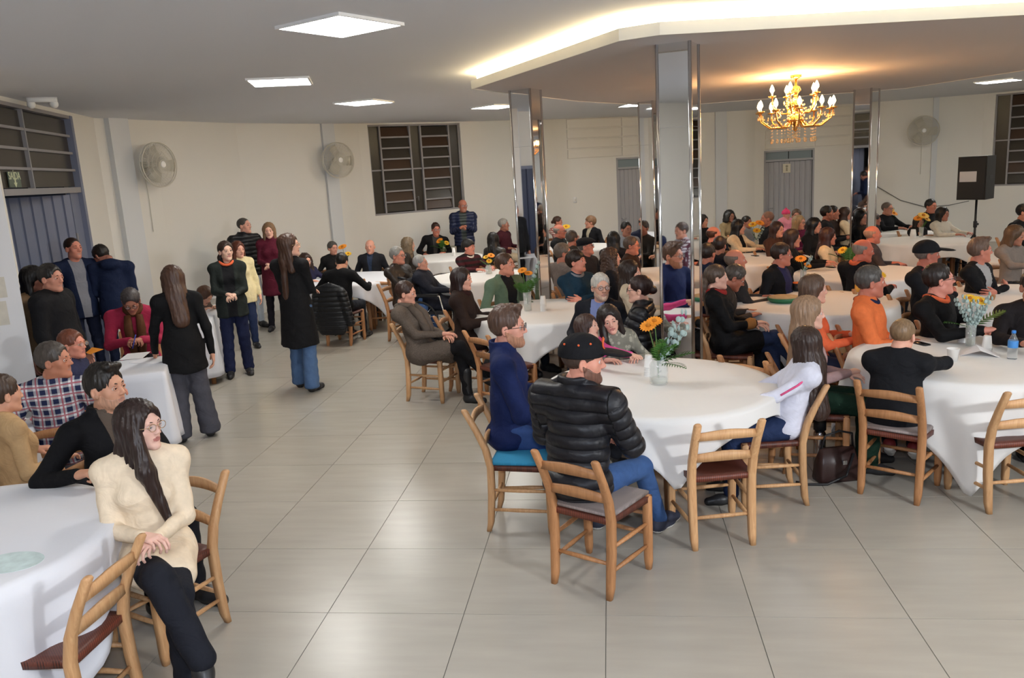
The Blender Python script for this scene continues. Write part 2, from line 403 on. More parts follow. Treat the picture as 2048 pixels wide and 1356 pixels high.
# ---------------- windows and doors
def bars(parent, s, list_, m, name, y0=-.10, y1=-.05, mo=None):
    for a in list_:
        obj(name, Buf().add(bbox((a[0], y0, a[1]), (a[2], y1, a[3]))), m, parent, False)
def panes(parent, cells, m, y=-.085):
    for k, c in enumerate(cells):
        obj('pane', Buf().add(bbox((c[0], y-.004, c[1]), (c[2], y+.004, c[3]))), m[k % len(m)] if isinstance(m, list) else m, parent, False)
def lattice_window(name, s, x0, x1, z0, z1, label, sashes, rows, side, m_b, m_p, midbar=True):
    e = empty(name); e.matrix_world = Matrix([list(map(float, r)) for r in s.M()]); struct(e, label)
    t = .035
    bars(e, s, [(x0, z0, x0+t, z1), (x1-t, z0, x1, z1), (x0, z0, x1, z0+t), (x0, z1-t, x1, z1)], m_b, 'frame_bar')
    W = (x1-x0-2*t); gap = W*side; sw_ = (W-gap*(sashes+1))/sashes; x = x0+t
    for k in range(sashes+1):
        panes(e, [(x, z0+t, x+gap, (z0+z1)/2-.01), (x, (z0+z1)/2+.01, x+gap, z1-t)], m_p)
        if midbar: bars(e, s, [(x, (z0+z1)/2-.014, x+gap, (z0+z1)/2+.014)], m_b, 'glazing_bar')
        x += gap
        if k == sashes: break
        bars(e, s, [(x, z0+t, x+.035, z1-t), (x+sw_-.035, z0+t, x+sw_, z1-t)], m_b, 'sash_stile', -.11, -.03)
        hz = (z1-z0-2*t)/rows
        for r_ in range(rows):
            za = z0+t+r_*hz
            V, F = box(((x+x+sw_)/2, -.075, za+hz/2), (sw_-.075, .008, hz-.028), np.array([[1, 0, 0], [0, .97, -.25], [0, .25, .97]]))
            obj('pane', Buf().add((V, F)), [m_p, M_BROWNPANE][(r_ + k) % 3 == 1] if m_p is M_DARKPANE else m_p, e, False)
            if r_: bars(e, s, [(x+.03, za-.016, x+sw_-.03, za+.016)], m_b, 'glazing_bar', -.10, -.04)
        x += sw_
    return e
w1 = lattice_window('window_1', sw, wx0, wx1, wz0, wz1, 'grey steel louvre window with two sashes on the back wall', 2, 8, .105, M_STEEL, M_DARKPANE)
for zz in (.9, 1.35):
    obj('latch', Buf().add(tube([(wx0+(wx1-wx0)*.455, -.02, wz0+.30+zz*.0), (wx0+(wx1-wx0)*.47, .03, wz0+.33), (wx0+(wx1-wx0)*.468, .03, wz0+.24)], .007)), M_STEEL, w1); break
w2 = lattice_window('window_2', sp, rx0, rx0+2.6, rz0, rz1, 'grey steel louvre window beside the loudspeaker, cut by the right edge', 2, 8, .1, M_STEEL, M_DARKPANE)
# entrance: transom with eight panes, open ribbed steel leaf, frame
ed = empty('door_1'); ed.matrix_world = Matrix([list(map(float, r)) for r in sd.M()]); struct(ed, 'blue-grey steel entrance with barred transom, one leaf open')
t = .06
bars(ed, sd, [(dx1-t-.03, 0, dx1, dz1)], M_STEELB, 'jamb', -.14, .02)
bars(ed, sd, [(dx0, dz1-.04, dx1, dz1), (dx0, zt-.02, dx1, zt+.05)], M_STEEL, 'frame_bar', -.12, .01)
nz = 4; hz = (dz1-.04-zt-.05)/nz
xm, _ = sd.loc(60, 300); cols = [dx0, xm-1.28, xm, dx1-t-.03]
cols = [c for c in cols if c >= dx0]
if cols[0] != dx0: cols = [dx0]+cols
for r_ in range(nz):
    za = zt+.05+r_*hz
    for a, b in zip(cols[:-1], cols[1:]): panes(ed, [(a+.012, za+.012, b-.012, za+hz-.012)], M_DARKPANE, -.06)
    if r_: bars(ed, sd, [(dx0, za-.015, dx1-t, za+.015)], M_STEEL, 'glazing_bar', -.08, -.02)
for c in cols[1:-1]: bars(ed, sd, [(c-.016, zt+.05, c+.016, dz1-.04)], M_STEEL, 'glazing_bar', -.085, -.015)
bars(ed, sd, [(dx1-t-.33, 0, dx1-t-.03, zt-.02)], M_STEELB, 'fixed_leaf', -.08, -.04)
def ribbed(w, h, n, d=.02):
    pr = []; x = 0
    for k in range(n):
        a = w*k/n; b = w/n
        pr += [(a, 0), (a+b*.62, 0), (a+b*.72, d), (a+b*.9, d)]
    pr.append((w, 0)); top = np.array(pr); back = top[::-1]-[0, .03]
    ring = np.concatenate([top, back]); return loft([np.c_[ring[:, 0], ring[:, 1], np.full(len(ring), z)] for z in (0.02, h)], True)
hx_ = dx1-t-.36
leaf = link('open_leaf', Buf().add(ribbed(.98, zt-.04, 7)).mesh('open_leaf', M_STEELB, False), ed, mat4(rotz(math.radians(180+38)), (hx_, -.06, 0)))
obj('hinge', Buf().add(tube([(hx_+.01, -.03, 1.7), (hx_+.01, -.03, 1.82)], .014)), M_STEEL, ed)
# exit sign on the transom
M_SIGNG = pm('sign_green', (.10, .13, .10), .5); M_SIGNY = pm('sign_lettering', (.62, .66, .45), .5)
def text(body, size, mat, parent, mw, depth=.002, name='lettering'):
    cu = bpy.data.curves.new(name, 'FONT'); cu.body = body; cu.size = size; cu.align_x = 'CENTER'; cu.align_y = 'CENTER'; cu.extrude = depth
    tmp = bpy.data.objects.new(name, cu); COL.objects.link(tmp)
    me = bpy.data.meshes.new_from_object(tmp.evaluated_get(bpy.context.evaluated_depsgraph_get())); bpy.data.objects.remove(tmp); bpy.data.curves.remove(cu)
    me.materials.clear(); me.materials.append(mat); me.name = name
    return link(name, me, parent, mw)
TXT = np.array([[-1, 0, 0], [0, 0, 1], [0, 1, 0]], float).T      # text x -> -along, y -> up, z -> into the room
def txtR(s):   # along axis may run left-to-right or right-to-left as seen from inside
    sgn = 1 if np.cross(s.t, [0, 0, 1])@(-s.n) < 0 else -1
    return sgn
def wallpatch(s, px0, py0, px1, py1):
    a, z1 = s.loc(px0, py0); b, z0 = s.loc(px1, py1); return min(a, b), max(a, b), min(z0, z1), max(z0, z1)
def textmat(s, x, y, z):
    # columns: text-right, text-up, text-out, in the wall frame
    right = np.cross([0, 0, 1], s.n)          # viewed from inside looking at the wall, right is up x normal
    rl = s.R.T@right; R = np.stack([rl, [0, 0, 1], [0, 1, 0]], 1); return mat4(R, (x, y, z))
a, b, z0, z1 = wallpatch(sd, 22, 343, 51, 374)
sg = empty('exit_sign'); sg.matrix_world = Matrix([list(map(float, r)) for r in sd.M()]); tag(sg, 'small exit sign with arrow on the entrance transom', 'sign')
obj('plate', Buf().add(bbox((a, -.045, z0), (b, -.035, z1))), M_SIGNG, sg, False)
text('SAÍDA', (b-a)*.36, M_SIGNY, sg, textmat(sd, (a+b)/2, -.034, z0+(z1-z0)*.72))
cx, cz, w = (a+b)/2, z0+(z1-z0)*.30, (b-a)*.2
obj('arrow', Buf().add(bbox((cx-w*.25, -.036, cz), (cx+w*.25, -.032, cz+w*.8))).add(loft([np.array([[cx-w*.7, y, cz], [cx, y, cz-w*.8], [cx+w*.7, y, cz]]) for y in (-.036, -.032)])), M_SIGNY, sg, False)

s4 = Seg('b', 'c'); x4 = s4.len*.35
d4 = struct(empty('door_4'), 'dark blue steel double door on the near left wall'); d4.matrix_world = Matrix([list(map(float, r)) for r in s4.M()])
M_NAVYD = pm('navy_door', (.03, .04, .09), .35)
for k in range(2): link('door_leaf', Buf().add(ribbed(.85, 2.3, 6)).mesh('door_leaf', M_NAVYD, False), d4, mat4(None, (x4+.86*k, .03, 0)))
bars(d4, s4, [(x4-.06, 0, x4, 2.36), (x4+1.71, 0, x4+1.77, 2.36), (x4-.06, 2.3, x4+1.77, 2.36)], M_STEELB, 'door_frame', 0, .05)
def grey_door(name, s, x0, x1, zt_, label, transoms, ribs):
    e = empty(name); e.matrix_world = Matrix([list(map(float, r)) for r in s.M()]); struct(e, label)
    zb = zt_-.22
    bars(e, s, [(x0, 0, x0+.04, zt_), (x1-.04, 0, x1, zt_), (x0, zt_-.04, x1, zt_), (x0, zb-.05, x1, zb)], M_GREYDOOR, 'door_frame', -.12, .01)
    w = (x1-x0-.08)/transoms
    for k in range(transoms):
        panes(e, [(x0+.04+k*w+.01, zb, x0+.04+(k+1)*w-.01, zt_-.04)], pm('teal_pane', (.20, .25, .27), .3), -.06)
    link('door_leaf', Buf().add(ribbed(x1-x0-.08, zb-.06, ribs, .018)).mesh('door_leaf', M_GREYDOOR, False), e, mat4(None, (x0+.04, -.05, 0)))
    obj('handle', Buf().add(tube([(x0+.12, -.03, 1.0), (x0+.12, .02, 1.0), (x0+.22, .02, 1.0)], .01)), M_CHR, e)
    return e
grey_door('door_2', sk, ddx0, ddx1, ddz, 'narrow grey ribbed steel door with blue-grey transom, left of the middle column', 1, 8)
d3 = grey_door('door_3', sm, ex0, ex1, ez, 'wide grey ribbed steel door with transom behind the chandelier', 2, 9)
a, b, z0, z1 = wallpatch(sm, 1566, 328, 1581, 345)
sg = empty('door_plate'); sg.matrix_world = Matrix([list(map(float, r)) for r in sm.M()]); tag(sg, 'small cream pictogram plate on the wide grey door', 'sign')
obj('plate', Buf().add(bbox((a, -.01, z0), (b, .0, z1))), pm('plate_cream', (.62, .58, .45), .5), sg, False)
obj('pictogram', Buf().add(bbox(((a+b)/2-.02, 0, z0+.04), ((a+b)/2+.02, .004, z0+(z1-z0)*.55))).add(ball(((a+b)/2, .002, z0+(z1-z0)*.72), .03, sc=(1, .1, 1))), pm('pictogram_grey', (.3, .28, .2), .6), sg, False)
# painted-over window panels
M_BLIND = pm('painted_panel', (.69, .665, .61), .7)
def blind(s, px0, px1, ys, split, n):
    xa, _ = s.loc(px0, ys[0]); xb, _ = s.loc(px1, ys[0]); _, zt_ = s.loc(px0, ys[0]); _, zb = s.loc(px0, ys[1])
    xa, xb = min(xa, xb), max(xa, xb); xs = [xa, xa+(xb-xa)*split, xb]
    e = empty('window_%d' % n); e.matrix_world = Matrix([list(map(float, r)) for r in s.M()])
    struct(e, 'row of closed window panels painted cream like the wall')
    hz = (zt_-zb)/4
    for r_ in range(4):
        for a, b in zip(xs[:-1], xs[1:]):
            B = Buf(); za, zc = zb+r_*hz+.012, zb+(r_+1)*hz-.012
            rg = lambda i, y: np.array([[a+.012+i, y, za+i], [b-.012-i, y, za+i], [b-.012-i, y, zc-i], [a+.012+i, y, zc-i]])
            obj('panel', B.add(loft([rg(0, -.01), rg(0, .022), rg(.012, .03)])), M_BLIND, e, False)
blind(sk, 1131, 1296, (238, 319), .66, 3)
blind(sm, 1530, 1703, (222, 300), .58, 4)
# ------------------------------------------------------------------ chairs
M_CHW = wood('chair_wood', '#a8744a', '#c08a5c')
M_CHW2 = wood('chair_wood_pale', '#bd8d60', '#d2a678')
def strap_mat(name, col, s=70, dark=.35, rough=.45):
    m = bpy.data.materials.new(name); nt, N, L, b = nodes(m)
    tc = N.new('ShaderNodeTexCoord'); ck = N.new('ShaderNodeTexBrick'); mp = N.new('ShaderNodeMapping')
    mp.inputs['Scale'].default_value = (s, s, s)
    L.new(tc.outputs['Object'], mp.inputs[0]); L.new(mp.outputs[0], ck.inputs['Vector'])
    c = hexc(col); ck.inputs['Color1'].default_value = c; ck.inputs['Color2'].default_value = tuple(v*.8 for v in c[:3])+(1,)
    ck.inputs['Mortar'].default_value = tuple(v*dark for v in c[:3])+(1,); ck.inputs['Scale'].default_value = 1.0; ck.inputs['Mortar Size'].default_value = .07
    L.new(ck.outputs['Color'], b.inputs['Base Color']); b.inputs['Roughness'].default_value = rough
    bp = N.new('ShaderNodeBump'); bp.inputs['Strength'].default_value = .5; bp.inputs['Distance'].default_value = .003; bp.invert = True
    L.new(ck.outputs['Fac'], bp.inputs['Height']); L.new(bp.outputs['Normal'], b.inputs['Normal'])
    MATS[name] = m; return m
M_SEAT = strap_mat('woven_leather_seat', '#7a3d2c', 42, .25)
M_KNIT = strap_mat('knitted_cushion', '#b9aaa6', 90, .3, .9)
M_BLUEC = strap_mat('turquoise_cushion', '#3aa6d8', 90, .6, .9)
def chair_proto(W):
    e = empty('dining_chair')
    for s in (-1, 1):       # rear posts, rising into the back
        prof = [(-.228, .0, .034), (-.212, .06, .044), (-.195, .25, .048), (-.190, .44, .048), (-.215, .56, .046), (-.266, .68, .043), (-.335, .815, .041), (-.339, .825, .030)]
        obj('rear_post', Buf().add(loft([rsq((s*(.178+.012*z), y, z), w, w*.92, .007) for y, z, w in prof])), W, e)
        prof = [(.0, .032), (.05, .042), (.25, .046), (.44, .046), (.452, .036)]
        obj('front_leg', Buf().add(loft([rsq((s*.20, .185, z), w, w, .007) for z, w in prof])), W, e)
    def slat(z0, z1, yo):
        rings = []
        for k in range(9):
            u = -1+2*k/8; x = u*.178; y = yo-.018*(1-u*u); top = z1+.008*math.cos(u*2.6)-.004*u*u; bot = z0+.006*(1-u*u)
            rings.append(np.array([[x, y-.009, bot+.003], [x, y+.009, bot+.003], [x, y+.009, top-.003], [x, y-.009, top-.003]]))
        return loft(rings)
    obj('back_slat', Buf().add(slat(.705, .765, -.293)), W, e)
    obj('back_slat', Buf().add(slat(.55, .612, -.222)), W, e)
    V = []; n = 8; ys = np.linspace(-.20, .205, n); xs = np.linspace(-1, 1, n)
    top = np.array([[x*(.185+.035*(y+.2)/.4), y, .452-.014*(1-x*x)*(1-((y)/.21)**2)] for y in ys for x in xs]); bot = top-[0, 0, .034]
    idx = lambda i, j: i*n+j
    F = [[idx(i, j), idx(i, j+1), idx(i+1, j+1), idx(i+1, j)] for i in range(n-1) for j in range(n-1)]
    F2 = [[q+n*n for q in f[::-1]] for f in F]
    per = [idx(0, j) for j in range(n)]+[idx(i, n-1) for i in range(1, n)]+[idx(n-1, j) for j in range(n-2, -1, -1)]+[idx(i, 0) for i in range(n-2, 0, -1)]
    S = [[per[k], per[k]+n*n, per[(k+1) % len(per)]+n*n, per[(k+1) % len(per)]] for k in range(len(per))]
    obj('seat', Buf().add((np.concatenate([top, bot]), np.array(F+F2+S))), M_SEAT, e)
    rod = lambda a, b: obj('stretcher', Buf().add(tube([a, np.array(a)*.5+np.array(b)*.5, b], [.010, .014, .010], 8)), W, e)
    for s in (-1, 1):
        rod((s*.182, -.19, .15), (s*.2, .18, .15)); rod((s*.182, -.19, .285), (s*.2, .18, .285))
    rod((-.18, -.195, .19), (.18, -.195, .19)); rod((-.2, .185, .22), (.2, .185, .22)); rod((-.2, .185, .34), (.2, .185, .34))
    return e
CH_A, CH_B = chair_proto(M_CHW), chair_proto(M_CHW2)
CH_USED = {0: False, 1: False}
def chair(x, y, face, label, k=0, cushion=None, group='wooden ladder-back chairs in the hall'):
    src = (CH_A, CH_B)[k]
    if CH_USED[k]: c = copy_tree(src)
    else: c = src; CH_USED[k] = True
    c.location = (x, y, 0); c.rotation_euler = (0, 0, math.radians(face-90))
    tag(c, label, 'chair', group)
    if cushion:
        B = Buf(); rg = lambda i, z: np.array([[-.19+i, -.19+i, z], [.19-i, -.19+i, z], [.205-i, .20-i, z], [-.205+i, .20-i, z]])
        B.add(loft([rg(.012, .450), rg(0, .458), rg(0, .474), rg(.015, .482)]))
        cu = obj('seat_cushion', B, cushion, None)
        cu.location = (x, y, 0); cu.rotation_euler = (0, 0, math.radians(face-90))
        tag(cu, label.replace('wooden ladder-back chair', 'knitted seat cushion on the chair') , 'cushion')
    return c

# ------------------------------------------------------------------ tables and cloths
def cloth_mat(name, col):
    return pm(name, col, .75, bump=.12, bscale=18, vary=.02, vscale=3)
M_CLOTH = cloth_mat('white_cloth', (.76, .745, .73)); M_CLOTH2 = cloth_mat('bluish_cloth', (.70, .71, .76))
M_TW = wood('table_wood', '#6e4527', '#9a6a40')
RNG = random.Random(7)
TABLES = {}
def round_table(key, x, y, R, half, rot, desc, M=None, fold=9, amp=.03, maxh=.72, H=.765, cap=None, round_cloth=None):
    e = tag(empty('round_table', (x, y, 0), rot), 'round table under the '+desc, 'table', 'round tables')
    obj('table_top', Buf().add(lathe([(0.02, H-.03), (R-.015, H-.03), (R-.006, H-.02), (R-.006, H-.006), (R-.012, H-.002), (.02, H-.002)], 40)), M_TW, e)
    for k in range(4):
        a = math.pi/4+k*math.pi/2; r = R*.62
        obj('leg', Buf().add(loft([rsq((r*math.cos(a), r*math.sin(a), z), w, w, .006) for z, w in ((0, .05), (.3, .06), (H-.03, .065))])), M_TW, e)
    n = 128; rings = []; th = np.arange(n)*2*math.pi/n
    ext = half/np.maximum(abs(np.cos(th-rot)), abs(np.sin(th-rot))) if round_cloth is None else np.full(n, R+round_cloth)
    hang = np.minimum(np.maximum(ext-R, .03), maxh)
    ph = RNG.random()*6
    rip = np.sin(fold*th+ph)+.5*np.sin((fold*2+1)*th+ph*2)
    nr = 12
    for q in (.25, .5, .75, .93, 1.0):
        r = (R+.004)*q; rings.append(np.stack([r*np.cos(th), r*np.sin(th), np.full(n, H+.002-(.004 if q == 1 else 0)+.0012*np.sin(3*th+q*9))], 1))
    for k in range(1, nr+1):
        q = k/nr; d = hang*q
        flare = .012+.05*np.minimum(1, d/.5)+amp*rip*np.minimum(1, d/.35)*np.minimum(1, hang/.3)
        r = R+flare; rings.append(np.stack([r*np.cos(th), r*np.sin(th), H-.006-d*.985], 1))
    V = np.concatenate([[[0, 0, H+.002]], *rings]); i = np.arange(n); j = (i+1) % n
    T = np.stack([np.zeros(n, int), 1+i, 1+j], 1)
    F = np.concatenate([np.stack([1+k*n+i, 1+(k+1)*n+i, 1+(k+1)*n+j, 1+k*n+j], 1) for k in range(len(rings)-1)])
    V = V@np.eye(3)
    o = obj('tablecloth', Buf().add((V, [T, F])), M or M_CLOTH)
    o.location = (x, y, 0)
    md = o.modifiers.new('thick', 'SOLIDIFY'); md.thickness = .0025; md.offset = 1
    tag(o, desc, 'tablecloth', 'white tablecloths on round tables')
    TABLES[key] = (x, y, R, H); return o
def tfrom(px, py, H=.765): p = at(px, py, H); return p[0], p[1]
round_table('T1', 1.88, 1.70, .80, .89, math.radians(-41), 'white square cloth in front centre, lifted at its right edge', fold=7, amp=.03)
round_table('T2', .84, 4.86, .79, .98, math.radians(30), 'white cloth behind the bearded man in navy', fold=11)
round_table('T3', 4.10, 2.22, .77, 1.07, math.radians(27), 'white cloth with a corner trailing to the floor, beside the boy', fold=8, amp=.04)
x, y = tfrom(1628, 604); round_table('T4', x, y, .80, .98, .3, 'white cloth with the green-rimmed dish', fold=10)
x, y = tfrom(2032, 592); round_table('T5', x, y, .80, .95, .3, 'white cloth at the right edge behind the yellow gerberas', fold=9)
x, y = tfrom(1722, 545); round_table('T6', x, y, .80, .95, .7, 'white cloth behind the man in the orange jacket', fold=9)
x, y = tfrom(1845, 481); round_table('T7', x, y, .76, .95, .1, 'bright white cloth below the couple by the loudspeaker', fold=12)
x, y = tfrom(1795, 461); round_table('T8', x, y, .74, .95, .1, 'white cloth of the farthest table left of the loudspeaker', fold=12)
x, y = tfrom(1512, 517); round_table('T9', x, y, .78, .95, .4, 'white cloth with the tall orange bouquet', fold=12)
x, y = tfrom(958, 552); round_table('T10', x, y, .78, .95, .9, 'white cloth before the boy in the striped jumper', fold=12)
x, y = tfrom(886, 514); round_table('T11', x, y, .74, .95, .2, 'white cloth with the low flower pot by the wall', fold=13)
x, y = tfrom(700, 557); round_table('T12', x, y, .84, 1.0, .15, 'bluish white cloth before the bald old man at the wall', M_CLOTH2, fold=11)
round_table('T13', -1.50, -.74, .74, 1.05, math.radians(20), 'bluish white cloth in the front left corner', M_CLOTH2, fold=9, amp=.035)
round_table('T14', -3.0, .62, .74, 1.02, .4, 'bluish white cloth at the left edge beside the plaid shirt', M_CLOTH2, fold=9)
x, y = tfrom(1318, 548); round_table('T15', x, y, .78, .95, .5, 'white cloth directly behind the middle column', fold=10)
x, y = tfrom(2075, 515); round_table('T16', x, y, .78, .95, .5, 'white cloth at the right edge under the grey fleece woman', fold=10)
x, y = tfrom(1163, 494); round_table('T17', x, y, .76, .95, .5, 'white cloth below the sandy-haired boy by the wall', fold=10)
x, y = tfrom(1100, 545); round_table('T18', x, y, .74, .95, .5, 'white cloth at the foot of the left column', fold=10)

def rect_table(cx, cy, w, d, rz, desc, drop=.66, H=.765):
    e = tag(empty('folding_table', (cx, cy, 0), rz), 'rectangular table under the '+desc, 'table')
    obj('table_top', Buf().add(bbox((-w/2, -d/2, H-.03), (w/2, d/2, H-.002))), M_TW, e, False)
    for sx in (-1, 1):
        for sy in (-1, 1): obj('leg', Buf().add(loft([rsq((sx*(w/2-.06), sy*(d/2-.06), z), .05, .05, .006) for z in (0, H-.03)])), M_TW, e)
    # rectangular drape following the top's outline
    nS = 160; tt = np.arange(nS)/nS*2*(w+d); P = []
    for t in tt:
        if t < w: P.append((-w/2+t, -d/2, 0, -1))
        elif t < w+d: P.append((w/2, -d/2+t-w, 1, 0))
        elif t < 2*w+d: P.append((w/2-(t-w-d), d/2, 0, 1))
        else: P.append((-w/2, d/2-(t-2*w-d), -1, 0))
    P = np.array(P); rings = []
    for q in (.3, .7, .97): rings.append(np.stack([P[:, 0]*q, P[:, 1]*q, np.full(nS, H+.003)], 1))
    ph = RNG.random()*5; rip = np.sin(tt*13+ph)+.6*np.sin(tt*29+ph)
    for k in range(0, 11):
        q = k/10; f = .006+.045*q+.016*q*rip
        rings.append(np.stack([P[:, 0]+P[:, 2]*f, P[:, 1]+P[:, 3]*f, np.full(nS, H-.004-drop*q)+.012*q*np.sin(tt*5+ph)], 1))
    V = np.concatenate([[[0, 0, H+.003]], *rings]); i = np.arange(nS); j = (i+1) % nS
    T = np.stack([np.zeros(nS, int), 1+i, 1+j], 1); F = np.concatenate([np.stack([1+k*nS+i, 1+(k+1)*nS+i, 1+(k+1)*nS+j, 1+k*nS+j], 1) for k in range(len(rings)-1)])
    o = obj('tablecloth', Buf().add((V, [T, F])), M_CLOTH2); o.location = (cx, cy, 0); o.rotation_euler = (0, 0, rz)
    md = o.modifiers.new('thick', 'SOLIDIFY'); md.thickness = .0025; md.offset = 1
    tag(o, desc, 'tablecloth')
rect_table(-2.86, 2.65, .95, .73, math.radians(26), 'bluish white cloth of the writing table before the raspberry fleece')
rect_table(-3.72, 5.50, .75, 1.4, math.radians(23), 'bluish white cloth of the second writing table, farther back')
# ------------------------------------------------------------------ signed-distance modelling for people
def surfnet(d, org, h):
    nx, ny, nz = d.shape; S = (nx-1, ny-1, nz-1); ins = d < 0
    sums = []; edges = []
    for ax in range(3):
        a = [slice(None)]*3; b = [slice(None)]*3; a[ax] = slice(0, -1); b[ax] = slice(1, None)
        e = np.argwhere(ins[tuple(a)] != ins[tuple(b)])
        o = [1, 2] if ax == 0 else ([0, 2] if ax == 1 else [0, 1])
        ok = np.all((e[:, o] > 0), 1) & np.all(e[:, o] < np.array(d.shape)[o]-1, 1); e = e[ok]
        d0 = d[e[:, 0], e[:, 1], e[:, 2]]; e1 = e.copy(); e1[:, ax] += 1; d1 = d[e1[:, 0], e1[:, 1], e1[:, 2]]
        p = e.astype(float); p[:, ax] += d0/(d0-d1); edges.append((e, d0 < 0)); sums.append(p)
    cid = lambda c: (c[:, 0]*S[1]+c[:, 1])*S[2]+c[:, 2]
    allc = []; allp = []; quads = []
    for ax in range(3):
        e, neg = edges[ax]; p = sums[ax]; u, v = [(1, 2), (2, 0), (0, 1)][ax]
        cs = []
        for du, dv in ((-1, -1), (0, -1), (0, 0), (-1, 0)):
            c = e.copy(); c[:, u] += du; c[:, v] += dv; i = cid(c); cs.append(i); allc.append(i); allp.append(p)
        q = np.stack(cs, 1); q[~neg] = q[~neg][:, ::-1]; quads.append(q)
    allc = np.concatenate(allc); allp = np.concatenate(allp); uq, inv = np.unique(allc, return_inverse=True)
    cnt = np.bincount(inv); V = np.stack([np.bincount(inv, allp[:, k]) for k in range(3)], 1)/cnt[:, None]
    F = np.searchsorted(uq, np.concatenate(quads))
    return V*h+org, F
def smin(a, b, k):
    if k <= 0: return np.minimum(a, b)
    t = np.clip(.5+.5*(b-a)/k, 0, 1); return b+(a-b)*t-k*t*(1-t)
class Field:
    def __init__(s, lo, hi, h):
        lo = np.array(lo, float)-2.5*h; hi = np.array(hi, float)+2.5*h; n = np.ceil((hi-lo)/h).astype(int)+1
        s.org, s.h, s.n = lo, h, n; s.d = np.full(n, 1.0)
    def sub(s, lo, hi):
        a = np.clip(np.floor((np.array(lo)-s.org)/s.h).astype(int), 0, s.n); b = np.clip(np.ceil((np.array(hi)-s.org)/s.h).astype(int)+1, 0, s.n)
        sl = tuple(slice(i, j) for i, j in zip(a, b))
        ax = [s.org[k]+s.h*np.arange(a[k], b[k]) for k in range(3)]
        return sl, ax[0][:, None, None], ax[1][None, :, None], ax[2][None, None, :]
    def put(s, prim, k=.03, op='u'):
        lo, hi, fn = prim; m = k+3*s.h
        sl, X, Y, Z = s.sub(lo-m, hi+m)
        if 0 in s.d[sl].shape: return s
        v = fn(X, Y, Z)
        if op == 'u': s.d[sl] = smin(s.d[sl], v, k)
        else: s.d[sl] = -smin(-s.d[sl], v, k)
        return s
    def mesh(s): return surfnet(s.d, s.org, s.h)
def rc(a, b, ra, rb, flat=None):
    a = np.array(a, float); b = np.array(b, float); ab = b-a; L2 = ab@ab+1e-9; rm = max(ra, rb)
    if flat is not None: fa, ff = nrm(flat[0]), flat[1]
    ex = rm*(flat[1] if flat is not None and flat[1] > 1 else 1)
    def fn(X, Y, Z):
        x, y, z = X-a[0], Y-a[1], Z-a[2]; t = np.clip((x*ab[0]+y*ab[1]+z*ab[2])/L2, 0, 1)
        x, y, z = x-t*ab[0], y-t*ab[1], z-t*ab[2]; w = 1.0
        if flat is not None:
            q = (x*fa[0]+y*fa[1]+z*fa[2])*(1/ff-1); x, y, z = x+q*fa[0], y+q*fa[1], z+q*fa[2]; w = min(1, ff)
        return (np.sqrt(x*x+y*y+z*z)-(ra+t*(rb-ra)))*w
    return np.minimum(a, b)-ex, np.maximum(a, b)+ex, fn
def ell(c, r, R=None):
    c = np.array(c, float); r = np.array(r, float); rm = r.max()
    def fn(X, Y, Z):
        x, y, z = X-c[0], Y-c[1], Z-c[2]
        if R is not None: x, y, z = [x*R[0, k]+y*R[1, k]+z*R[2, k] for k in range(3)]
        q = np.sqrt((x/r[0])**2+(y/r[1])**2+(z/r[2])**2); return (q-1)*r.min()*(.6+.4*rm/r.min()) if rm/r.min() < 2.2 else (q-1)*r.min()*1.5
    return c-rm, c+rm, fn
def half(lo, hi, n, o):      # half-space n.(p-o) as a primitive
    n = nrm(n); 
    return np.array(lo, float), np.array(hi, float), lambda X, Y, Z: (X-o[0])*n[0]+(Y-o[1])*n[1]+(Z-o[2])*n[2]

# ---- heads (face +Y, centre at origin)
HB = ((-.11, -.13, -.20), (.11, .14, .15))
def head_field(sex, h):
    f = Field(*HB, h); m = sex == 'M'
    f.put(ell((0, -.016, .036), (.075, .096, .084)), 0)
    f.put(ell((0, .024, -.028), (.060 if m else .056, .064, .084)), .03)
    for s in (-1, 1):
        f.put(rc((s*(.047 if m else .041), -.002, -.062), (s*.012, .062, -.098), .021, .018 if m else .014), .028)
        f.put(ell((s*.042, .048, -.018), (.022, .020, .022)), .02)
    f.put(ell((0, .068, -.099), (.018, .016, .015)), .018)
    f.put(rc((-.032, .074, .024), (.032, .074, .024), .013, .013), .02)
    for s in (-1, 1): f.put(ell((s*.030, .100, .003), (.020, .022, .013)), .012, 's')
    f.put(rc((0, .083, .012), (0, .102 if m else .098, -.026), .0075, .0115 if m else .010), .010)
    for s in (-1, 1): f.put(ell((s*.0115, .092, -.031), (.0095, .011, .008)), .006)
    f.put(rc((-.019, .0755, -.0585), (.019, .0755, -.0585), .007, .007), .008)
    f.put(rc((-.016, .0765, -.0690), (.016, .0765, -.0690), .0075, .0075), .006)
    f.put(rc((-.024, .0865, -.0640), (.024, .0865, -.0640), .0028, .0028), .003, 's')
    for s in (-1, 1):
        f.put(ell((s*.077, -.010, -.008), (.012, .020, .032), rotz(s*.35)), .006)
        f.put(ell((s*.086, -.004, -.006), (.006, .010, .017)), .005, 's')
    f.put(rc((0, -.022, -.07), (0, -.040, -.20), .056 if m else .046, .060 if m else .050), .022)
    return f
HEADS = {}
def head_mesh(sex, lod):
    k = (sex, lod)
    if k in HEADS: return HEADS[k]
    V, F = head_field(sex, (.0048, .0068, .0095)[lod]).mesh()
    c = V[F].mean(1); mi = np.zeros(len(F), int)
    lip = (np.abs(c[:, 0]) < .024) & (np.abs(c[:, 2]+.0637) < .0125-.25*np.abs(c[:, 0])) & (c[:, 1] > .070); mi[lip] = 1
    HEADS[k] = (V, F, mi); return HEADS[k]
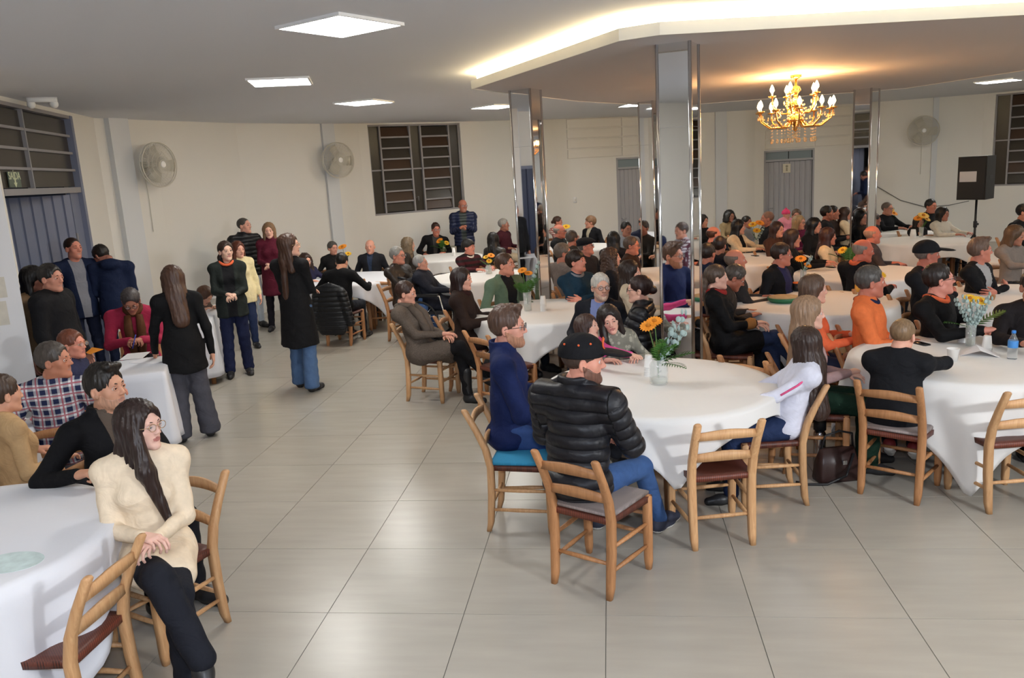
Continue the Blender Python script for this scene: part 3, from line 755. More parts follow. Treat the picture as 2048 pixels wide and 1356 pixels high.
def add_face(B, sex, lod, M, brow=True):
    """eyes and brows, joined into the body mesh: slots 2 white, 3 iris, 4 brow"""
    for s in (-1, 1):
        V, Fs = ball((0, 0, 0), .0128, 12, 8) if lod < 2 else ball((0, 0, 0), .0128, 8, 6)
        V = V[:, [0, 2, 1]]
        B.add((V+[s*.030, .0742, .003], [Fs[0][:, ::-1], Fs[1][:, ::-1]]), 2, M)
        V, F = lathe([(.0001, .0132), (.0060, .0124), (.0068, .0105)], 10); V = V[:, [0, 2, 1]]
        B.add((V+[s*.030, .0742, .003], [F[0][:, ::-1], F[1][:, ::-1]]), 3, M)
        lidr = [(s*.030-.014, .0825, .006), (s*.030-.007, .0885, .0115), (s*.030, .0900, .0130), (s*.030+.007, .0885, .0115), (s*.030+.014, .0825, .006)]
        B.add(tube([np.array(p)-[0, .0015, .0025] for p in lidr], .0040, 6), 0, M)
        B.add(tube([(s*.030-.014, .0815, .002), (s*.030-.006, .0862, -.0055), (s*.030+.006, .0862, -.0055), (s*.030+.014, .0815, .002)], .0034, 6), 0, M)
        if sex == 'F': B.add(tube([np.array(p)+[0, .0008, -.0045] for p in lidr], .0013, 5), 3, M)
        if brow:
            B.add(tube([(s*.014, .0885, .0235), (s*.026, .0885, .0285), (s*.038, .0815, .0275), (s*.047, .071, .022)], [.0025, .0038 if sex == 'M' else .0028, .0030, .0016], 6), 4, M)

# ---- hair, caps and beards in head space
def hair_mesh(style, L, h):
    lo = np.array([-.13, -.17, -.14]); hi = np.array([.13, .13, .17])
    long_ = style in ('long', 'curly', 'side', 'pony', 'bob')
    if long_: lo[2] = -L-.10; lo[0] = -.17; hi[0] = .17; lo[1] = -.24; hi[1] = .18
    f = Field(lo, hi, h); t = {'buzz': .004, 'short': .013, 'quiff': .014, 'bun': .012, 'pony': .012, 'bald': .006, 'fringe': .02, 'puff': .034, 'grey_side': .012}.get(style, .017)
    sq = t*.55 if style in ('short', 'quiff', 'grey_side') else t
    f.put(ell((0, -.018, .038), (.0755+sq, .0965+sq, .084+t*1.25)), 0)
    face = {'fringe': (.075, -.055)}.get(style, (.098, -.022))
    if style in ('short', 'quiff', 'buzz', 'puff', 'fringe', 'bun', 'pony', 'grey_side'):
        f.put(ell((0, .125, -.012 if style != 'fringe' else -.050), (.080 if style != 'fringe' else .072, .084 if style != 'buzz' else .09, .106)), .008, 's')
        f.put(half(lo, hi, (0, -.62, -1.0), (0, -.085, -.055)), .012, 'i') if False else None
        # cut below a plane running from temple to nape
        sl, X, Y, Z = f.sub(lo, hi); pl = (-(Z+.066+.006*np.sin(X*170)+.004*np.sin(X*390+1))+(Y+.085)*.60)*.85
        f.d[sl] = np.maximum(f.d[sl], pl)
        for s in (-1, 1): f.put(ell((s*.088, .004, -.02), (.022, .030, .042)), .006, 's')
        if style == 'quiff':
            f.put(rc((-.04, .066, .112), (.035, .070, .122), .020, .022), .025); f.put(rc((0, .03, .125), (0, -.05, .12), .02, .016), .03)
        if style == 'puff':
            for a in range(6): f.put(ell((.06*math.cos(a), -.02+.06*math.sin(a), .10), (.045, .045, .03)), .03)
        if style == 'bun': f.put(ell((0, -.130, .0), (.040, .036, .038)), .012)
        if style == 'pony': f.put(rc((0, -.105, .02), (.03, -.135, -.06), .024, .034), .02); f.put(rc((.03, -.135, -.06), (.06, -.125, -L), .034, .014), .02)
    elif style == 'bald':
        f.put(ell((0, .10, .0), (.10, .13, .14)), .01, 's')
        sl, X, Y, Z = f.sub(lo, hi); f.d[sl] = np.maximum(f.d[sl], np.maximum(Z-.055-.15*(-Y), (-(Z+.06)+(Y+.085)*.5)*.85))
        for s in (-1, 1): f.put(ell((s*.088, .004, -.02), (.022, .030, .042)), .006, 's')
    else:      # long, curly, side, bob
        w = .022 if style == 'curly' else 0
        yb = -.085 if L < .2 else -.145; f.put(rc((0, -.06, .01), (0, -.095, -min(L, .15)), .088+w, .085+w, ((0, 1, 0), .62)), .04)
        if L > .15: f.put(rc((0, -.095, -.15), (0, yb, -L), .085+w, .078+w, ((0, 1, 0), .55)), .04)
        for s in (-1, 1):
            f.put(rc((s*.070, -.015, .02), (s*(.082+w), -.02+w, -min(L, .26)), .030+w, .030+w, ((0, 1, 0), 1.25)), .03)
        if style == 'side':
            f.put(rc((.072, .02, .0), (.098, .072, -.20), .034, .042), .03); f.put(rc((.098, .072, -.20), (.070, .140, -L), .042, .016), .03)
        f.put(ell((0, .120, -.032), (.064, .089, .118)), .014, 's')
        f.put(ell((0, .05, -.17), (.052, .075, .10)), .02, 's')
    V, F = f.mesh()
    ph = np.arctan2(V[:, 0], -V[:, 1]); n = V-np.array([0, -.02, .02]); n[:, 2] = np.maximum(n[:, 2], -.0); n /= np.linalg.norm(n, axis=1)[:, None]+1e-9
    if style in ('curly', 'puff'): a = .006*np.sin(V[:, 0]*160+1)*np.sin(V[:, 1]*150)*np.sin(V[:, 2]*130)*2
    else: a = .0026*np.sin(ph*23+V[:, 2]*14)+.0020*np.sin(ph*41+2-V[:, 2]*22)+.0022*np.sin(V[:, 0]*210+V[:, 2]*60)*np.sin(V[:, 1]*170+1)
    if style in ('buzz', 'bald'): a = a*.3
    return V+n*a[:, None], F
def cap_mesh(kind, h):
    f = Field((-.13, -.14, -.02), (.13, .27, .17), h)
    if kind == 'cap':
        f.put(ell((0, -.014, .046), (.098, .120, .102)), 0); sl, X, Y, Z = f.sub((-9, -9, -9), (9, 9, 9)); f.d[sl] = np.maximum(f.d[sl], -(Z-.028)-.10*(-Y)*0)
        f.put(ell((0, .142, .044), (.080, .105, .013), np.array([[1, 0, 0], [0, .985, .15], [0, -.15, .985]])), .010)
        f.put(ell((0, -.014, .143), (.009, .009, .006)), .003)
    elif kind == 'flat':
        f.put(ell((0, .008, .075), (.100, .128, .056), np.array([[1, 0, 0], [0, .98, .18], [0, -.18, .98]])), 0); f.put(ell((0, .112, .052), (.070, .045, .010)), .01)
        f.put(ell((0, -.016, .05), (.086, .106, .05)), .01)
        sl, X, Y, Z = f.sub((-9, -9, -9), (9, 9, 9)); f.d[sl] = np.maximum(f.d[sl], -(Z-.030))
    else:
        f.put(ell((0, -.018, .045), (.093, .113, .10)), 0); sl, X, Y, Z = f.sub((-9, -9, -9), (9, 9, 9)); f.d[sl] = np.maximum(f.d[sl], -(Z-.02)); f.put(ell((0, -.018, .15), (.03, .03, .025)), .01)
    return f.mesh()
def beard_mesh(h, full):
    t = .0042 if full else .0016
    f = head_field('M', h); f.d -= t
    sl, X, Y, Z = f.sub((-9, -9, -9), (9, 9, 9))
    jaw = -(Y+.012+.15*Z)              # in front of the ear, below the cheek line
    jaw = np.maximum(jaw, ((Z+.055+.003*np.sin(X*300+Y*200))-.60*np.maximum(0, .066-Y))*.85); jaw = np.maximum(jaw, -(Z+.125))
    nose = np.sqrt((X/.027)**2+((Z+.062)/.015)**2)-1; nose = np.where(Y > .05, nose*.012, 1)
    f.d = np.maximum(f.d, jaw); f.d = np.maximum(f.d, -nose)
    hf = head_field('M', h); f.d = np.maximum(f.d, -(hf.d+.006))
    return f.mesh()
HAIRC = {}
def hair_cached(style, L, lod):
    k = (style, round(L, 2), lod)
    if k not in HAIRC: HAIRC[k] = hair_mesh(style, L, (.0075, .011, .015)[lod])
    return HAIRC[k]

# ---- hands (wrist at origin, fingers +Y, palm -Z; thumb at -X)
HANDC = {}
def hand_mesh(kind, lod, mirror):
    k = (kind, lod, mirror)
    if k in HANDC: return HANDC[k]
    h = (.0042, .006, .009)[lod]; f = Field((-.09, -.05, -.12), (.07, .22, .05), h)
    cu = {'relax': 24, 'flat': 7, 'fist': 78, 'hold': 48, 'clasp': 38}[kind]
    f.put(rc((0, -.03, 0), (0, .01, 0), .026, .025, ((0, 0, 1), .8)), 0)
    kx = (-.031, -.0105, .0105, .030); ln = ((.044, .027, .021), (.049, .031, .022), (.045, .028, .022), (.035, .021, .019))
    for i in range(4): f.put(rc((kx[i]*.55, .012, 0), (kx[i], .086-.006*abs(i-1.2), 0), .017, .0125), .016)
    f.put(ell((-.018, .035, -.006), (.022, .03, .014)), .012)
    sp = (-.07, -.015, .03, .085)
    for i in range(4):
        p = np.array([kx[i], .086-.006*abs(i-1.2), 0]); a = math.radians(cu*.6); r = (.0096, .0098, .0094, .0084)[i]
        for q in range(3):
            d = np.array([sp[i]*math.cos(a), math.cos(a), -math.sin(a)]); n = p+d*ln[i][q]; f.put(rc(p, n, r, r*.9), .003); p = n; r *= .9; a += math.radians(cu*(1+.12*i*(cu < 70)))
    p = np.array([-.026, .025, -.006]); d1 = nrm((-.62, .70, -.30)) if kind != 'fist' else nrm((-.25, .75, -.6)); d2 = nrm((-.28, .90, -.35)) if kind != 'fist' else nrm((.5, .55, -.65))
    n1 = p+d1*.042; n2 = n1+d2*.032; f.put(rc(p, n1, .0145, .0112), .012); f.put(rc(n1, n2, .0108, .0088), .003)
    V, F = f.mesh()
    if mirror: V = V*[-1, 1, 1]; F = F[:, ::-1]
    HANDC[k] = (V, F); return HANDC[k]
# ---- shoes (ankle above origin, toe +Y)
SHOEC = {}
def shoe_mesh(kind, lod):
    k = (kind, lod)
    if k in SHOEC: return SHOEC[k]
    h = (.0085, .011, .015)[lod]; f = Field((-.07, -.11, -.01), (.07, .22, .42 if kind == 'boot' else .16), h)
    f.put(rc((0, -.045, .045), (0, .06, .045), .046, .047, ((0, 0, 1), .95)), 0); f.put(rc((0, .06, .040), (0, .155, .030), .045, .036), .03)
    f.put(rc((0, -.035, .06), (0, -.03, .115), .044, .040), .03)
    if kind == 'boot': f.put(rc((0, -.03, .10), (0, -.03, .36), .046, .058), .03)
    sl, X, Y, Z = f.sub((-9, -9, -9), (9, 9, 9)); f.d[sl] = np.maximum(f.d[sl], -Z)
    V, F = f.mesh(); mi = (V[F].mean(1)[:, 2] < .024).astype(int); SHOEC[k] = (V, F, mi); return SHOEC[k]

# ---- cloth and skin materials
def cloth(col, kind='plain', shirt=None, c2=None, rough=.8):
    key = ('cloth', col, kind, shirt, c2)
    if key in MATS: return MATS[key]
    m = bpy.data.materials.new('cloth_'+kind); MATS[key] = m; nt, N, L, b = nodes(m)
    G = 1.5; c = hexc(col, G); b.inputs['Roughness'].default_value = {'leather': .38, 'puffer': .45, 'satin': .4}.get(kind, rough)
    b.inputs['Specular IOR Level'].default_value = .35 if kind in ('leather', 'puffer', 'satin') else .18
    at_ = N.new('ShaderNodeAttribute'); at_.attribute_name = 'tl'; sx = N.new('ShaderNodeSeparateXYZ'); L.new(at_.outputs['Vector'], sx.inputs[0])
    def mth(op, a, b_=None, c_=None):
        n = N.new('ShaderNodeMath'); n.operation = op
        for i, v in enumerate((a, b_, c_)):
            if v is None: continue
            if isinstance(v, (int, float)): n.inputs[i].default_value = v
            else: L.new(v, n.inputs[i])
        return n.outputs[0]
    def mixc(f, a, b_):
        n = N.new('ShaderNodeMix'); n.data_type = 'RGBA'
        if isinstance(f, float): n.inputs[0].default_value = f
        else: L.new(f, n.inputs[0])
        for i, v in ((6, a), (7, b_)):
            if isinstance(v, tuple): n.inputs[i].default_value = v
            else: L.new(v, n.inputs[i])
        return n.outputs[2]
    tc = N.new('ShaderNodeTexCoord'); no = N.new('ShaderNodeTexNoise'); no.inputs['Scale'].default_value = 26 if kind != 'tweed' else 130; no.inputs['Detail'].default_value = 4
    L.new(tc.outputs['Object'], no.inputs['Vector'])
    vr = .16 if kind != 'tweed' else .75
    base = mixc(no.outputs['Fac'], tuple(v*(1-vr) for v in c[:3])+(1,), tuple(min(.95, v*(1+vr)) for v in c[:3])+(1,))
    band = lambda s, per, w, off=0.0: mth('LESS_THAN', mth('FRACT', mth('ADD', mth('MULTIPLY', s, 1/per), off)), w)
    if kind == 'plaid':
        w = hexc('#c9c9cc', 1.1); n = hexc('#1c2342', 1.4); r = hexc('#8a2438', 1.5)
        gx = band(sx.outputs[0], .072, .48); gz = band(sx.outputs[2], .072, .48)
        base = mixc(mth('MULTIPLY', mth('ADD', gx, gz), .5), w, n)
        base = mixc(mth('MULTIPLY', mth('MAXIMUM', band(sx.outputs[0], .072, .14, .3), band(sx.outputs[2], .072, .14, .3)), .8), base, r)
    if kind == 'stripe': base = mixc(band(sx.outputs[2], .09, .5), base, hexc(c2 or '#111111', G))
    if kind == 'camo' or kind == 'print':
        n2 = N.new('ShaderNodeTexVoronoi'); n2.inputs['Scale'].default_value = 22; L.new(at_.outputs['Vector'], n2.inputs['Vector'])
        base = mixc(mth('LESS_THAN', n2.outputs['Distance'], .42), base, hexc(c2 or '#8d8d80', G))
    if kind == 'check2':
        base = mixc(mth('MAXIMUM', band(sx.outputs[0], .05, .3), band(sx.outputs[2], .05, .3)), base, hexc(c2, G))
    if shirt:      # an open front showing the layer below
        sc, w0, w1, z0 = shirt
        wz = mth('ADD', w0, mth('MULTIPLY', mth('SUBTRACT', sx.outputs[2], z0), w1))
        msk = mth('MULTIPLY', mth('LESS_THAN', mth('ABSOLUTE', sx.outputs[0]), wz), mth('MULTIPLY', mth('GREATER_THAN', sx.outputs[1], .03), mth('GREATER_THAN', sx.outputs[2], z0)))
        base = mixc(msk, base, hexc(sc, G))
    L.new(base, b.inputs['Base Color'])
    n3 = N.new('ShaderNodeTexNoise'); n3.inputs['Scale'].default_value = 9; n3.inputs['Detail'].default_value = 3; n3.inputs['Distortion'].default_value = 1.0
    L.new(tc.outputs['Object'], n3.inputs['Vector'])
    bp = N.new('ShaderNodeBump'); bp.inputs['Strength'].default_value = .5; bp.inputs['Distance'].default_value = .03
    if kind == 'puffer':
        wv_ = mth('POWER', mth('ABSOLUTE', mth('SINE', mth('MULTIPLY', sx.outputs[2], math.pi/.066))), .5)
        bq = N.new('ShaderNodeBump'); bq.inputs['Strength'].default_value = 1.0; bq.inputs['Distance'].default_value = .012
        L.new(wv_, bq.inputs['Height']); L.new(bq.outputs['Normal'], bp.inputs['Normal']); bp.inputs['Strength'].default_value = .3
    L.new(n3.outputs['Fac'], bp.inputs['Height']); L.new(bp.outputs['Normal'], b.inputs['Normal'])
    return m
def skin_mat(col):
    key = ('skin', col)
    if key in MATS: return MATS[key]
    m = bpy.data.materials.new('skin'); MATS[key] = m; nt, N, L, b = nodes(m); c = hexc(col, 1.45)
    tc = N.new('ShaderNodeTexCoord'); no = N.new('ShaderNodeTexNoise'); no.inputs['Scale'].default_value = 30; L.new(tc.outputs['Object'], no.inputs['Vector'])
    mx = N.new('ShaderNodeMix'); mx.data_type = 'RGBA'; L.new(no.outputs['Fac'], mx.inputs[0])
    mx.inputs[6].default_value = (c[0]*.93, c[1]*.84, c[2]*.82, 1); mx.inputs[7].default_value = (min(.95, c[0]*1.05), c[1]*1.08, c[2]*1.08, 1)
    L.new(mx.outputs[2], b.inputs['Base Color']); b.inputs['Roughness'].default_value = .5; b.inputs['Specular IOR Level'].default_value = .35
    b.inputs['Subsurface Weight'].default_value = .12; b.inputs['Subsurface Radius'].default_value = (.02, .008, .004)
    return m
def hair_mat(col):
    key = ('hair', col)
    if key in MATS: return MATS[key]
    m = bpy.data.materials.new('hair'); MATS[key] = m; nt, N, L, b = nodes(m); c = hexc(col, 1.4)
    tc = N.new('ShaderNodeTexCoord'); mp = N.new('ShaderNodeMapping'); mp.inputs['Scale'].default_value = (95, 95, 9); L.new(tc.outputs['Object'], mp.inputs[0])
    no = N.new('ShaderNodeTexNoise'); no.inputs['Scale'].default_value = 1.0; no.inputs['Detail'].default_value = 3; L.new(mp.outputs[0], no.inputs['Vector'])
    mx = N.new('ShaderNodeMix'); mx.data_type = 'RGBA'; L.new(no.outputs['Fac'], mx.inputs[0])
    mx.inputs[6].default_value = tuple(v*.35 for v in c[:3])+(1,); mx.inputs[7].default_value = tuple(min(.9, v*1.75) for v in c[:3])+(1,)
    L.new(mx.outputs[2], b.inputs['Base Color']); b.inputs['Roughness'].default_value = .42; b.inputs['Specular IOR Level'].default_value = .4
    bp = N.new('ShaderNodeBump'); bp.inputs['Strength'].default_value = .5; bp.inputs['Distance'].default_value = .004; L.new(no.outputs['Fac'], bp.inputs['Height']); L.new(bp.outputs['Normal'], b.inputs['Normal'])
    return m
M_EYE = pm('eye_white', (.75, .72, .68), .3); M_IRIS = pm('iris', (.03, .02, .015), .2); M_LIP = pm('lips', (.42, .16, .14), .45); M_LIPM = pm('lips_pale', (.40, .20, .16), .5)
M_SOLE = pm('white_sole', (.75, .74, .72), .6); M_SHOE = pm('black_shoe', (.02, .02, .022), .4); M_SHOEB = pm('dark_blue_shoe', (.03, .035, .06), .6); M_SOLEB = pm('dark_sole', (.015, .014, .013), .7)
M_GLS = pm('spectacle_frame', (.02, .02, .02), .3); M_GLSG = pm('gold_spectacle_frame', (.5, .33, .2), .3, .8)
M_LENS = pm('spectacle_lens', (.9, .92, .95), .05, alpha=.12, spec=.6)

def glasses(parent, mw, m):
    B = Buf(); Ls = Buf()
    for s in (-1, 1):
        a = np.linspace(0, 2*math.pi, 15); pts = [(s*.032+.023*math.cos(q), .101-.10*abs(.023*math.cos(q)*s+.0)*.35, .002+.018*math.sin(q)) for q in a]
        B.add(tube(pts, .0019, 5, False)); B.add(tube([(s*.055, .098, .008), (s*.072, .075, .008), (s*.083, .0, .006), (s*.084, -.022, -.008)], .0018, 5))
        V, F = lathe([(.001, 0), (.021, 0), (.021, .0008)], 14); V = V[:, [0, 2, 1]]*[1.05, 1, .84]; Ls.add((V+[s*.032, .100, .002], F))
    B.add(tube([(-.010, .101, .006), (0, .104, .009), (.010, .101, .006)], .0018, 5))
    g = obj('glasses', B, m, parent, True, mw); obj('lenses', Ls, M_LENS, g, True)
    return g

def ik(a, t, l1, l2, hint):
    a, t = np.array(a, float), np.array(t, float); d = t-a; D = np.linalg.norm(d)
    mx = (l1+l2)*.985
    if D > mx: d = d*mx/D; t = a+d; D = mx
    u = d/D; x = (D*D+l1*l1-l2*l2)/(2*D); hh = math.sqrt(max(0, l1*l1-x*x)); h = np.array(hint, float); h = h-u*(h@u); h = nrm(h)
    return a+u*x+h*hh, t

PEOPLE = []
def mixhex(a, b, f=.62):
    p = lambda h: [int(h.lstrip('#')[i:i+2], 16) for i in (0, 2, 4)]
    return '#%02x%02x%02x' % tuple(int(x*(1-f)+y*f) for x, y in zip(p(a), p(b)))
def person(hx, hy, label, s=1.0, face=0., look=None, hp=0., sex='M', sit=True, arms='lap', L=None, R=None, lean=4., side=0., twist=0.,
           hair='short', hl=.3, hc='#2a1d16', skin='#b98468', jc='#15161a', jk='plain', shirt=None, c2=None, tc='#1b1d24', tflare=0., coat=0., bulk=0., collar=.0, hood=False, lapel=None,
           shoes='shoe', shm=None, gl=None, cap=None, capc='#15151a', beard=None, bc='#4a3526', scarf=None, legs='sit', wide=1.0, lod=None, chair_=True, cushion=None, ck=0, depth=None, zoff=0.,
           hk='relax', short=None, eyes=True, headroll=0., seat=.455, chin=0., pos=None, stretch=None, vest=None, elbow=None, cpos=None, cface=None):
    """one seated or standing person; local frame faces +Y, x to the right"""
    look = face if look is None else look
    if sit: pel = np.array([0, 0, seat+.095*s])
    else: pel = np.array([0, 0, .93*s])
    ln = math.radians(lean); sd_ = math.radians(side)
    U = nrm((math.sin(sd_), -math.sin(ln), math.cos(ln)*math.cos(sd_))); tw = math.radians(twist)
    Rr = nrm(np.cross((-math.sin(tw), math.cos(tw), 0), U)); Fw = np.cross(U, Rr)
    P = lambda x, y, z: pel+(Rr*x+Fw*y+U*z)*s
    sw_ = (.178 if sex == 'M' else .158)*wide
    shl, shr, neck = P(-sw_, -.01, .435), P(sw_, -.01, .435), P(0, -.015, .50)
    rel = math.radians(look-face); hpr = math.radians(hp)
    Rz = rotz(rel); Rx = np.array([[1, 0, 0], [0, math.cos(hpr), -math.sin(hpr)], [0, math.sin(hpr), math.cos(hpr)]]); rr_ = math.radians(headroll)
    Ry = np.array([[math.cos(rr_), 0, math.sin(rr_)], [0, 1, 0], [-math.sin(rr_), 0, math.cos(rr_)]])
    hs = s**.45*(.99 if sex == 'F' else 1.04)
    HR = Rz@Rx@Ry; hc_ = neck+U*.018*s+HR@np.array([0, .048, .118])*hs
    # place: the head is where the ray through its pixel meets its height
    Rw = rotz(math.radians(face-90))
    if pos is None:
        t = at(hx, hy, hc_[2]+zoff); base = t-Rw@hc_; base[2] = zoff
    else: base = np.array([pos[0], pos[1], zoff])
    dist = np.linalg.norm(base[:2]-CAM[:2])
    if lod is None: lod = 0 if dist < 6.3 else (1 if dist < 10.5 else 2)
    # ---- limbs
    ua, fa = .285*s, .255*s
    tgt = {'lap': ((-.13, .30, .215), (.13, .30, .215)), 'clasp': ((-.03, .27, .17), (.035, .265, .19)), 'table': ((-.17, .42, .30), (.17, .42, .30)), 'cross': ((.085, .205, .225), (-.075, .225, .265)),
           'side': ((-.25, .05, -.10), (.25, .05, -.10)), 'front': ((-.04, .27, .13), (.05, .26, .14)), 'phone': ((-.05, .30, .26), (.07, .27, .24)), 'rest': ((-.20, .18, .18), (.20, .18, .18))}[arms]
    tl_ = pel+np.array(tgt[0])*s if L is None else np.array(L, float)
    tr_ = pel+np.array(tgt[1])*s if R is None else np.array(R, float)
    eh = elbow if elbow is not None else ({'cross': (.9, -.25, -.5), 'table': (.75, -.3, -.6)}.get(arms, (.55, -.6, -.6)))
    ell_, wl = ik(shl, tl_, ua, fa, (-eh[0], eh[1], eh[2])); elr, wr = ik(shr, tr_, ua, fa, eh)
    if sit:
        kz = (.455+.045*s) if s > .8 else .50*s+.06
        if legs == 'cross':
            kn = [np.array([-.075, .43*s, kz-.01]), np.array([-.01, .45*s, kz+.10])]; an = [np.array([-.07, .47*s, .10]), np.array([-.13, .66*s, .29])]
        elif legs == 'out':
            kn = [np.array([-.17, .42*s, kz]), np.array([.17, .43*s, kz])]; an = [np.array([-.19, .50*s, .09]), np.array([.18, .62*s, .09])]
        elif legs == 'hang':
            kn = [np.array([-.09, .40*s, kz]), np.array([.09, .40*s, kz])]; an = [np.array([-.08, .40*s, .22]), np.array([.08, .40*s, .22])]
        else:
            kn = [np.array([-.11, .43*s, kz]), np.array([.11, .43*s, kz])]; an = [np.array([-.11, .44*s, .09]), np.array([.12, .40*s, .09])]
        hips = [pel+np.array([-.085, .02, -.02])*s, pel+np.array([.085, .02, -.02])*s]
    else:
        hips = [pel+np.array([-.085, 0, -.03])*s, pel+np.array([.085, 0, -.03])*s]; kn = [np.array([-.095*s, .03, .50*s]), np.array([.10*s, .02, .50*s])]; an = [np.array([-.10*s-tflare*.5, -.01, .09]), np.array([.115*s+tflare*.5, .05 if legs != 'walk' else -.08, .09])]
        if legs == 'walk': an[0][1] = .09; kn[0][1] = .07; kn[1][1] = 0
    bl = bulk
    fem = sex == 'F'
    torso = [(rc(P(0, .0, .02), P(0, .005, .18), (.158 if not fem else .152)+bl, (.145 if not fem else .122)+bl, (Fw, .74)), .05),
             (rc(P(0, .005, .18), P(0, .015, .34), (.145 if not fem else .124)+bl, (.165 if not fem else .142)+bl, (Fw, .72)), .06),
             (rc(shl, shr, .066+bl*.6, .066+bl*.6), .06), (rc(P(-.045, -.02, .495), shl+U*.004, .044+bl*.5, .056+bl*.5), .05), (rc(P(.045, -.02, .495), shr+U*.004, .044+bl*.5, .056+bl*.5), .05), (rc(P(-.06, -.02, .465), P(.06, -.02, .465), .052+bl*.5, .052+bl*.5), .05)]
    torso = [((lo_, hi_, fn_), k) for (lo_, hi_, fn_), k in torso]
    if fem:
        for q in (-1, 1): torso.append((ell(P(q*.068, .085, .30), np.array((.058, .055, .056))*s), .05))
    armsP = [(rc(shl, ell_, (.062 if not fem else .054)*s**.6+bl*.8, (.050 if not fem else .044)*s**.6+bl*.7), .03), (rc(ell_, wl, (.049 if not fem else .043)*s**.6+bl*.7, (.037 if not fem else .033)*s**.6+bl*.4), .02),
             (rc(shr, elr, (.062 if not fem else .054)*s**.6+bl*.8, (.050 if not fem else .044)*s**.6+bl*.7), .03), (rc(elr, wr, (.049 if not fem else .043)*s**.6+bl*.7, (.037 if not fem else .033)*s**.6+bl*.4), .02)]
    jh = (.0125, .017, .024)[lod]*(.78 if jk == 'puffer' and lod < 2 else 1)
    allp = np.array([pel, neck, shl, shr, ell_, elr, wl, wr]+kn+an+hips)
    lo = np.minimum(allp.min(0), [-.3*s, -.25, .0])-.12; hi = np.maximum(allp.max(0), [.3*s, .25, 0])+.14
    lo[2] = max(lo[2], -.02)
    # ---- jacket
    f = Field((lo[0], lo[1], max(0, (pel[2]-.22-coat) if not sit else pel[2]-.30-coat*.4)), (hi[0], hi[1] if not (coat and sit) else hi[1], neck[2]+.14), jh)
    for p, k in torso: f.put(p, k)
    if sit:
        f.put(ell(P(0, .0, -.015), np.array((.178, .145, .095))*s+bl*.5), .05)
        if coat:
            for q in (0, 1):
                e_ = hips[q]+(kn[q]-hips[q])*min(1, coat); f.put(rc(hips[q], e_, .108, .098), .05)
            f.put(rc(P(0, -.02, 0), (0, -.07, seat+.07), .15, .12, ((0, 1, 0), .6)), .05)
    else:
        f.put(rc(P(0, 0, 0), pel-np.array([0, 0, .16+coat]), .180+bl, .186+bl+coat*.12, ((0, 1, 0), .82)), .05)
    if not sit:      # straight hem
        sl_, X_, Y_, Z_ = f.sub((-9, -9, -9), (9, 9, 9)); f.d = np.maximum(f.d, (pel[2]-.12-coat)-Z_-.012*np.sin(X_*14+1)*(coat > .05))
    for p, k in armsP: f.put(p, k)
    if collar:
        c_ = P(0, -.012, .50); hcol = collar
        def ring(X, Y, Z, c_=c_):
            x, y, z = X-c_[0], Y-c_[1], Z-c_[2]; q = x*U[0]+y*U[1]+z*U[2]; rad = np.sqrt(np.maximum(0, x*x+y*y+z*z-q*q))
            return np.maximum(np.abs(rad-(.074*s**.5+.12*np.maximum(q, 0)*.4))-.011, np.abs(q-hcol/2)-hcol/2-.01)
        f.put((c_-.16, c_+.16, ring), .012)
    if hood: f.put(ell(P(0, -.105, .475), np.array((.115, .075, .07))*s), .03)
    V, F = f.mesh()
    n_ = np.zeros_like(V); fv = V[F]; fn_ = np.cross(fv[:, 2]-fv[:, 0], fv[:, 3]-fv[:, 1])
    for q in range(4): np.add.at(n_, F[:, q], fn_)
    n_ /= np.linalg.norm(n_, axis=1)[:, None]+1e-12
    rel_ = V-pel; tlc = np.stack([rel_@Rr, rel_@Fw, rel_@U], 1)/s
    def dseg(a, b): ab = b-a; t = np.clip(((V-a)@ab)/(ab@ab), 0, 1); return np.linalg.norm(V-a-t[:, None]*ab, axis=1), t
    da = np.full(len(V), 9.); ta = np.zeros(len(V))
    for a, b, o0, l_ in ((shl, ell_, 0, ua), (ell_, wl, ua, fa), (shr, elr, 0, ua), (elr, wr, ua, fa)):
        d_, t_ = dseg(a, b); w = d_ < da; da = np.where(w, d_, da); ta = np.where(w, o0+t_*l_, ta)
    isarm = (da < .085+bl) & ((np.abs(tlc[:, 0]) > sw_+.03) | (tlc[:, 1] > .14)) 
    tlc[isarm, 1] = -.5
    if jk == 'puffer': tlc[isarm, 2] = ta[isarm]/s
    amp = .0035; V = V+n_*(amp*np.sin(V[:, 2]*38+V[:, 0]*17)*np.sin(V[:, 1]*29+V[:, 0]*23))[:, None]
    if jk == 'puffer':
        qz = np.where(isarm, ta, tlc[:, 2]*s); V = V+n_*(.009*(np.abs(np.sin(math.pi*qz/s/.066))**.6)-.004)[:, None]
    if shirt:
        sc_, w0, w1, z0 = shirt; msk = (np.abs(tlc[:, 0]) < w0+(tlc[:, 2]-z0)*w1) & (tlc[:, 1] > .03) & (tlc[:, 2] > z0); V = V-n_*(.010*msk)[:, None]
    # ---- body: skin, head, hands, legs in one mesh
    skm = skin_mat(skin); bh = (.017, .021, .028)[lod]
    fb = Field((lo[0], lo[1], .02), (hi[0], hi[1], neck[2]+.1), bh)
    fb.put(rc(P(0, .0, .03), P(0, .0, .34), .105, .115, (Fw, .72)), .0); fb.put(rc(shl, shr, .045, .045), .04); fb.put(rc(P(0, -.015, .40), neck+U*.05, .06, .050 if sex == 'M' else .043), .04)
    for a, b, r0, r1 in ((shl, ell_, .044, .036), (ell_, wl, .036, .026), (shr, elr, .044, .036), (elr, wr, .036, .026)): fb.put(rc(a, b, r0*s**.6, r1*s**.6), .02)
    for q in (0, 1): fb.put(rc(hips[q], kn[q], .066, .048), .04); fb.put(rc(kn[q], an[q]+[0, 0, .0], .046, .036), .03)
    B = Buf(); B.add(fb.mesh(), 0)
    MH = mat4(HR*hs, hc_)
